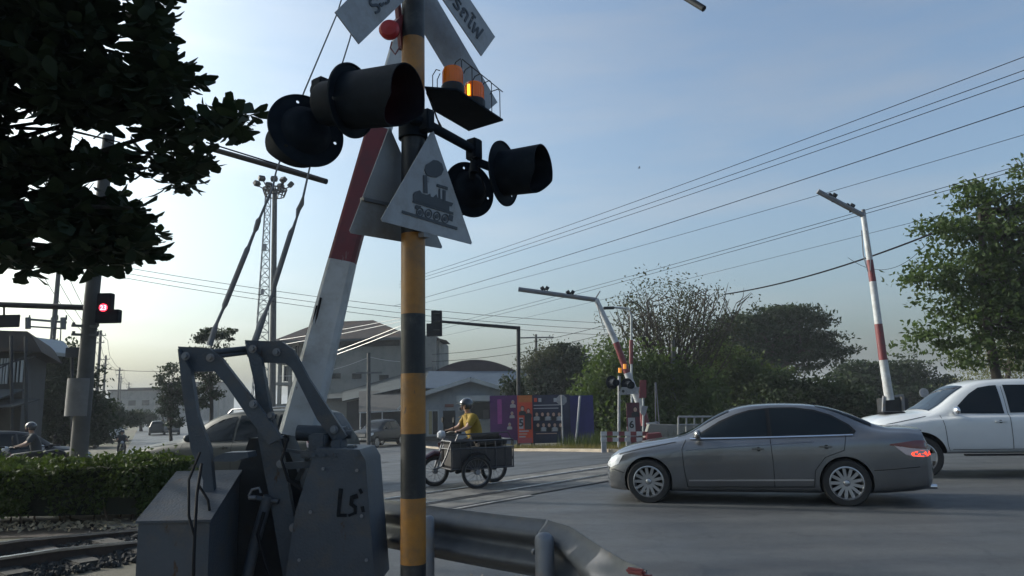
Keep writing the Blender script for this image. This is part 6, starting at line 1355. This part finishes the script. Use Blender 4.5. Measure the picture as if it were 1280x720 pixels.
def rider(lab, M, shirt, helmet=True, trous=TRS, parent_loc=None):
    """local coordinates: x forward, seated on a motorcycle"""
    o = thing("person", lab, "person", M.translation)
    W[o.name] = M.copy(); o.rotation_euler = M.to_euler()
    J = dict(pelvis=(-.22, 0, .84), belly=(-.21, 0, .97), chest=(-.15, 0, 1.16), neck=(-.09, 0, 1.33), nb=(-.07, 0, 1.40), head=(-.04, 0, 1.49), crown=(-.04, 0, 1.585))
    E_ = [("pelvis", "belly"), ("belly", "chest"), ("chest", "neck"), ("neck", "nb"), ("nb", "head"), ("head", "crown")]
    Rr = dict(pelvis=(.16, .15), belly=(.175, .155), chest=(.185, .15), neck=(.07, .065), nb=(.052, .052), head=(.085, .075), crown=(.06, .055))
    for s, t in ((1, "l"), (-1, "r")):
        J.update({"sh"+t: (-.11, s*.18, 1.28), "el"+t: (.03, s*.25, 1.08), "wr"+t: (.20, s*.31, 1.035), "pa"+t: (.26, s*.315, 1.025),
                  "hip"+t: (-.19, s*.10, .83), "kn"+t: (.20, s*.17, .70), "an"+t: (.10, s*.17, .30), "toe"+t: (.26, s*.18, .25), "heel"+t: (.06, s*.17, .26)})
        E_ += [("chest", "sh"+t), ("sh"+t, "el"+t), ("el"+t, "wr"+t), ("wr"+t, "pa"+t), ("pelvis", "hip"+t), ("hip"+t, "kn"+t), ("kn"+t, "an"+t), ("an"+t, "toe"+t)]
        Rr.update({"sh"+t: (.085, .075), "el"+t: (.052, .052), "wr"+t: (.030, .027), "pa"+t: (.036, .02), "hip"+t: (.10, .095), "kn"+t: (.068, .068), "an"+t: (.045, .045), "toe"+t: (.038, .03)}); J.pop("heel"+t)
    me = skin_person("body", "", J, E_, Rr, "pelvis", SKN)
    body = link("body", me, SKN, o, smooth=60)
    # clothes: offset copies of the same surface, cut at neckline, sleeve and hem
    def cloth(name, m, keep, off):
        bm = bmesh.new(); bm.from_mesh(me); bm.normal_update(); nv = [(v, v.normal.copy()) for v in bm.verts]
        for v, nn in nv: v.co += nn*off
        bmesh.ops.delete(bm, geom=[f for f in bm.faces if not keep(f.calc_center_median())], context='FACES'); g = bmesh.ops.solidify(bm, geom=bm.faces[:], thickness=.004)
        m2 = bpy.data.meshes.new(name); bm.to_mesh(m2); bm.free(); m2.materials.clear(); return link(name, m2, m, o, smooth=60)
    cloth("shirt", shirt, lambda c: (.84 < c.z < 1.36 and abs(c.y) < .24 and c.x < .03 and not (abs(c.y) > .06 and c.z < .90 and c.x > -.10)) or (abs(c.y) >= .15 and c.z > 1.12 and c.x < .02), .014)
    cloth("trousers", trous, lambda c: c.z < .90 and c.z > .33 and c.x < .32, .009)
    cloth("shoes", BLK, lambda c: c.z < .315, .008)
    # fingers curled round the grips
    for s in (1, -1):
        for k in range(4):
            b_ = Vector((.262, s*(.30+.018*k)-s*.015, 1.035)); mb = MB(); L_ = (.9, 1, .96, .8)[k]
            mb.tube([b_, b_+Vector((.030*L_, 0, -.004)), b_+Vector((.042*L_, 0, -.026)), b_+Vector((.024*L_, 0, -.040))], [.0095, .009, .0085, .007], 8); mb.build("finger", SKN, body)
        mb = MB(); mb.tube([(.235, s*.285, 1.02), (.25, s*.265, 1.00), (.262, s*.262, .985)], [.012, .010, .008], 8); mb.build("thumb", SKN, body)
    f = MB(); f.tube([(.045, 0, 1.505), (.066, 0, 1.475), (.045, 0, 1.468)], [.010, .014, .010], 8); f.build("nose", SKN, body)
    for s in (1, -1): MB().disc((.040, s*.030, 1.508), (1, 0, 0), .009, .01, 10).build("eye", INK, body)
    MB().box((.042, 0, 1.442), (.01, .04, .008)).build("mouth", mat("lips", (.25, .09, .08), .6), body)
    for s in (1, -1): MB().disc((-.045, s*.082, 1.49), (0, 1, 0), .028, .016, 12).build("ear", SKN, body)
    if helmet:
        hm = bmesh.new(); bmesh.ops.create_uvsphere(hm, u_segments=28, v_segments=18, radius=1)
        for v in hm.verts: v.co = Vector((-.05+v.co.x*.138, v.co.y*.122, 1.525+v.co.z*.135))
        bmesh.ops.delete(hm, geom=[f_ for f_ in hm.faces if (f_.calc_center_median().z < 1.53 and f_.calc_center_median().x > .015) or f_.calc_center_median().z < 1.43], context='FACES'); bmesh.ops.solidify(hm, geom=hm.faces[:], thickness=.012)
        m2 = bpy.data.meshes.new("helmet"); hm.to_mesh(m2); hm.free(); link("helmet", m2, HLM, o, smooth=60)
        MB().prism([(.07, -.09, 1.56), (.125, -.06, 1.55), (.125, .06, 1.55), (.07, .09, 1.56)], (0, 0, .008)).build("helmet_peak", HLM, o)
    else:
        hm = bmesh.new(); bmesh.ops.create_uvsphere(hm, u_segments=20, v_segments=14, radius=1)
        for v in hm.verts: v.co = Vector((-.055+v.co.x*.10, v.co.y*.092, 1.525+v.co.z*.10))
        bmesh.ops.delete(hm, geom=[f_ for f_ in hm.faces if (f_.calc_center_median().z < 1.55 and f_.calc_center_median().x > .0) or f_.calc_center_median().z < 1.47], context='FACES')
        m2 = bpy.data.meshes.new("hair"); hm.to_mesh(m2); hm.free(); link("hair", m2, BLK, o, smooth=60)
    return o
fx, rx = G(546, 609), G(614, 605)
bl_ = (Vector((-1.48, 14.55, 0))+Vector((-.5, 15.1, 0)))/2; hd_ = math.atan2(14.55-15.0, -1.48+.50)
mc = motorcycle("dark motorcycle pulling a side cart across the railway tracks", (bl_.x, bl_.y, 0), hd_, mat("bike_maroon", (.06, .015, .02), .3, coat=.6))
Mb = Matrix.Translation((bl_.x, bl_.y, 0)) @ Matrix.Rotation(hd_, 4, 'Z')
rider("rider in a yellow shirt and dark helmet riding the motorcycle with the side cart", Mb, YSH)
# side cart on the near (left) side
sc = thing("side_cart", "metal framed side cart attached to the near side of the motorcycle", "side cart", (Mb @ Vector((-.02, .52, 0))), hd_)
def sl3(x, y, z): return (x, y, z)
cm = MB(); Lx0, Lx1, y0_, y1_ = .58, -.66, -.26, .27
for z in (.36, .72, .86):
    for (a, b_) in (((Lx0, y0_), (Lx1, y0_)), ((Lx0, y1_), (Lx1, y1_)), ((Lx0, y0_), (Lx0, y1_)), ((Lx1, y0_), (Lx1, y1_))): cm.cyl((*a, z), (*b_, z), .016, n=8)
for x in (Lx0, .2, -.3, Lx1):
    for y in (y0_, y1_): cm.cyl((x, y, .36), (x, y, .86), .014, n=8)
cm.tube([(Lx0, y1_, .86), (Lx0+.10, y1_, .6), (Lx0+.2, y1_, .42), (Lx0+.35, y1_, .38)], .016, 8); cm.cyl((.3, y0_, .4), (.3, y0_-.4, .42), .016, n=8); cm.cyl((-.4, y0_, .4), (-.4, y0_-.4, .36), .016, n=8)
cm.tube([(.5, y1_, .86), (.45, y1_, .98), (-.55, y1_, 1.0), (-.64, y1_, .86)], .012, 8)
for x in (-.5, -.1, .05, .4): cm.cyl((x, y1_, .36), (x, y1_, .86), .008, n=6)
cm.build("tube_frame", mat("cart_tube", (.06, .06, .065), .4, .5, .2, 8), sc)
MB().box((-.04, .0, .375), (1.2, .52, .03)).build("cart_floor", BLK, sc)
for y in (y0_, y1_): MB().box((-.04, y-.012, .56), (1.2, .012, .34)).build("side_panel", mat("cart_panel", (.035, .03, .03), .6, var=.3, scale=5), sc)
wr = MB(); spoked(sc, .12, .36, .30, .06)
MB().tube([ (.39, .36, .50), (.27, .36, .62), (.12, .36, .65), (-.03, .36, .62), (-.15, .36, .50)], .02, 6).build("cart_fender", BLK, sc)
bk = thing("dark_crate", "black crate carried at the front of the side cart", "crate", (Mb @ Vector((.40, .55, .39))), hd_)
MB().box((0, 0, .22), (.3, .42, .42), bev=.02).build("crate_body", mat("crate_plastic", (.025, .022, .02), .6, var=.2), bk); MB().box((0, 0, .44), (.32, .44, .03), bev=.01).build("lid", BLK, bk)
ld = thing("cart_load", "low pile of dark bundles lying in the side cart", "load", (Mb @ Vector((-.2, .52, .39))), hd_)
mb = MB()
for i in range(9): mb.tube([(random.uniform(-.42, -.2), random.uniform(-.18, .18), .06+.06*i), (random.uniform(.1, .3), random.uniform(-.18, .18), .07+.055*i)], [.07, .06], 9)
mb.build("bundles", mat("bundle", (.04, .035, .03), .9, var=.4, scale=7), ld)
# parked motorcycles behind the hedge, with one waiting rider
for i, (x, Y, rz, lab, pm) in enumerate(((12, 19, R(200), "parked motorcycle leftmost behind the hedge", (.04, .04, .05)), (34, 20, R(215), "second parked motorcycle from the left behind the hedge", (.12, .02, .02)), (70, 21, R(170), "parked motorcycle just left of the leaning pole base", (.02, .03, .06)))):
    p = P(x, 560, Y); motorcycle(lab, (p.x, Y, gz(p.x, Y)), rz, mat("bike_paint_%d" % i, pm, .3, coat=.6), "motorcycles parked behind the hedge")
p = P(43, 560, 20.6); rider("dark clothed rider waiting on a motorcycle behind the hedge", Matrix.Translation((P(34, 560, 20).x, 20, gz(-13, 20))) @ Matrix.Rotation(R(215), 4, 'Z'), mat("dark_shirt", (.04, .045, .05), .85))
p = P(152, 556, 44); motorcycle("distant motorcycle riding up the left road beside the white car", (p.x, 44, gz(p.x, 44)), R(-60), mat("bike_far", (.03, .03, .03), .3))
rider("distant dark rider beside the white car on the left road", Matrix.Translation((p.x, 44, gz(p.x, 44))) @ Matrix.Rotation(R(-60), 4, 'Z'), mat("dark_jacket", (.05, .05, .055), .85))
p = G(40, 556); car("car", "dark parked car mostly hidden by the hedge at far left", "car", suv, DKP, (P(20, 560, 25).x, 25, gz(-16, 25)), R(60), 2.66, .34, .23, SV, [(.96, -.62), (.96, .62), (.18, .53), (.18, -.53)], None, [], [], (.6, .9, 1.04), [[(2.12, .66), (1.95, .78), (1.7, .82), (1.8, .70), (2.05, .6)]], [], w=.89, spokes=8, style='solid')
# ------------------------------------------------------------------ light
sun_az, sun_el = R(-70), R(25)
sd = Vector((math.sin(sun_az)*math.cos(sun_el), math.cos(sun_az)*math.cos(sun_el), math.sin(sun_el)))
sn = bpy.data.lights.new("sun", 'SUN'); sn.energy = max(2.0, SUNE); sn.angle = R(.55); sn.color = (1, .93, .84); so = bpy.data.objects.new("sun", sn); COL.objects.link(so); so.rotation_euler = sd.to_track_quat('Z', 'Y').to_euler()
w = bpy.data.worlds.new("World"); scene.world = w; w.use_nodes = True; N = w.node_tree.nodes; L = w.node_tree.links
sk = N.new("ShaderNodeTexSky"); sk.sky_type = 'NISHITA'; sk.sun_disc = False; sk.sun_elevation = sun_el; sk.sun_rotation = sun_az
sk.air_density = 1.0; sk.dust_density = DUST; sk.ozone_density = 1.2; sk.altitude = 50
tn = N.new("ShaderNodeMix"); tn.data_type = "RGBA"; tn.blend_type = "MULTIPLY"; tn.inputs["Factor"].default_value = 1; tn.inputs["B"].default_value = (.80, .98, 1.07, 1); L.new(sk.outputs[0], tn.inputs["A"]); 
tcw = N.new("ShaderNodeTexCoord"); mpw = N.new("ShaderNodeMapping"); mpw.inputs["Scale"].default_value = (1.2, 1.2, 7); mpw.inputs["Rotation"].default_value = (.05, .12, .5); L.new(tcw.outputs["Generated"], mpw.inputs[0])
nzw = N.new("ShaderNodeTexNoise"); nzw.inputs["Scale"].default_value = 1.6; nzw.inputs["Detail"].default_value = 7; nzw.inputs["Roughness"].default_value = .55; L.new(mpw.outputs[0], nzw.inputs["Vector"])
rpw = N.new("ShaderNodeValToRGB"); rpw.color_ramp.elements[0].position = .50; rpw.color_ramp.elements[1].position = .78; rpw.color_ramp.elements[1].color = (.35, .35, .35, 1); L.new(nzw.outputs["Fac"], rpw.inputs[0])
lum = N.new("ShaderNodeRGBToBW"); L.new(tn.outputs["Result"], lum.inputs[0]); cmw = N.new("ShaderNodeMix"); cmw.data_type = "RGBA"; cmw.blend_type = "MULTIPLY"; cmw.inputs["Factor"].default_value = 1; L.new(lum.outputs[0], cmw.inputs["A"]); cmw.inputs["B"].default_value = (1.42, 1.42, 1.42, 1)
mxw = N.new("ShaderNodeMix"); mxw.data_type = "RGBA"; L.new(rpw.outputs["Color"], mxw.inputs["Factor"]); ds = N.new("ShaderNodeMix"); ds.data_type = "RGBA"; ds.inputs["Factor"].default_value = .14; L.new(tn.outputs["Result"], ds.inputs["A"]); L.new(lum.outputs[0], ds.inputs["B"]); L.new(ds.outputs["Result"], mxw.inputs["A"]); L.new(cmw.outputs["Result"], mxw.inputs["B"]); L.new(mxw.outputs["Result"], N["Background"].inputs[0]); N["Background"].inputs[1].default_value = SKYS
# haze
hm_ = bpy.data.materials.new("haze"); hm_.use_nodes = True; hn = hm_.node_tree; hn.nodes.remove(hn.nodes["Principled BSDF"]); pv = hn.nodes.new("ShaderNodeVolumePrincipled"); pv.inputs["Color"].default_value = (.86, .92, 1, 1); pv.inputs["Density"].default_value = HAZE; pv.inputs["Anisotropy"].default_value = .1
hn.links.new(pv.outputs[0], hn.nodes["Material Output"].inputs["Volume"])
if HAZE > 0:
    hz = MB().box((0, 0, 13), (3300, 3300, 30.2)).build("haze", hm_, smooth=0); tag(hz, kind="stuff")
scene.view_settings.view_transform = 'Standard'; scene.view_settings.look = 'None'; scene.view_settings.exposure = EXPO; scene.view_settings.gamma = 1
scene.cycles.max_bounces = 6; scene.cycles.transparent_max_bounces = 8
try: scene.cycles.use_denoising = True
except Exception: pass
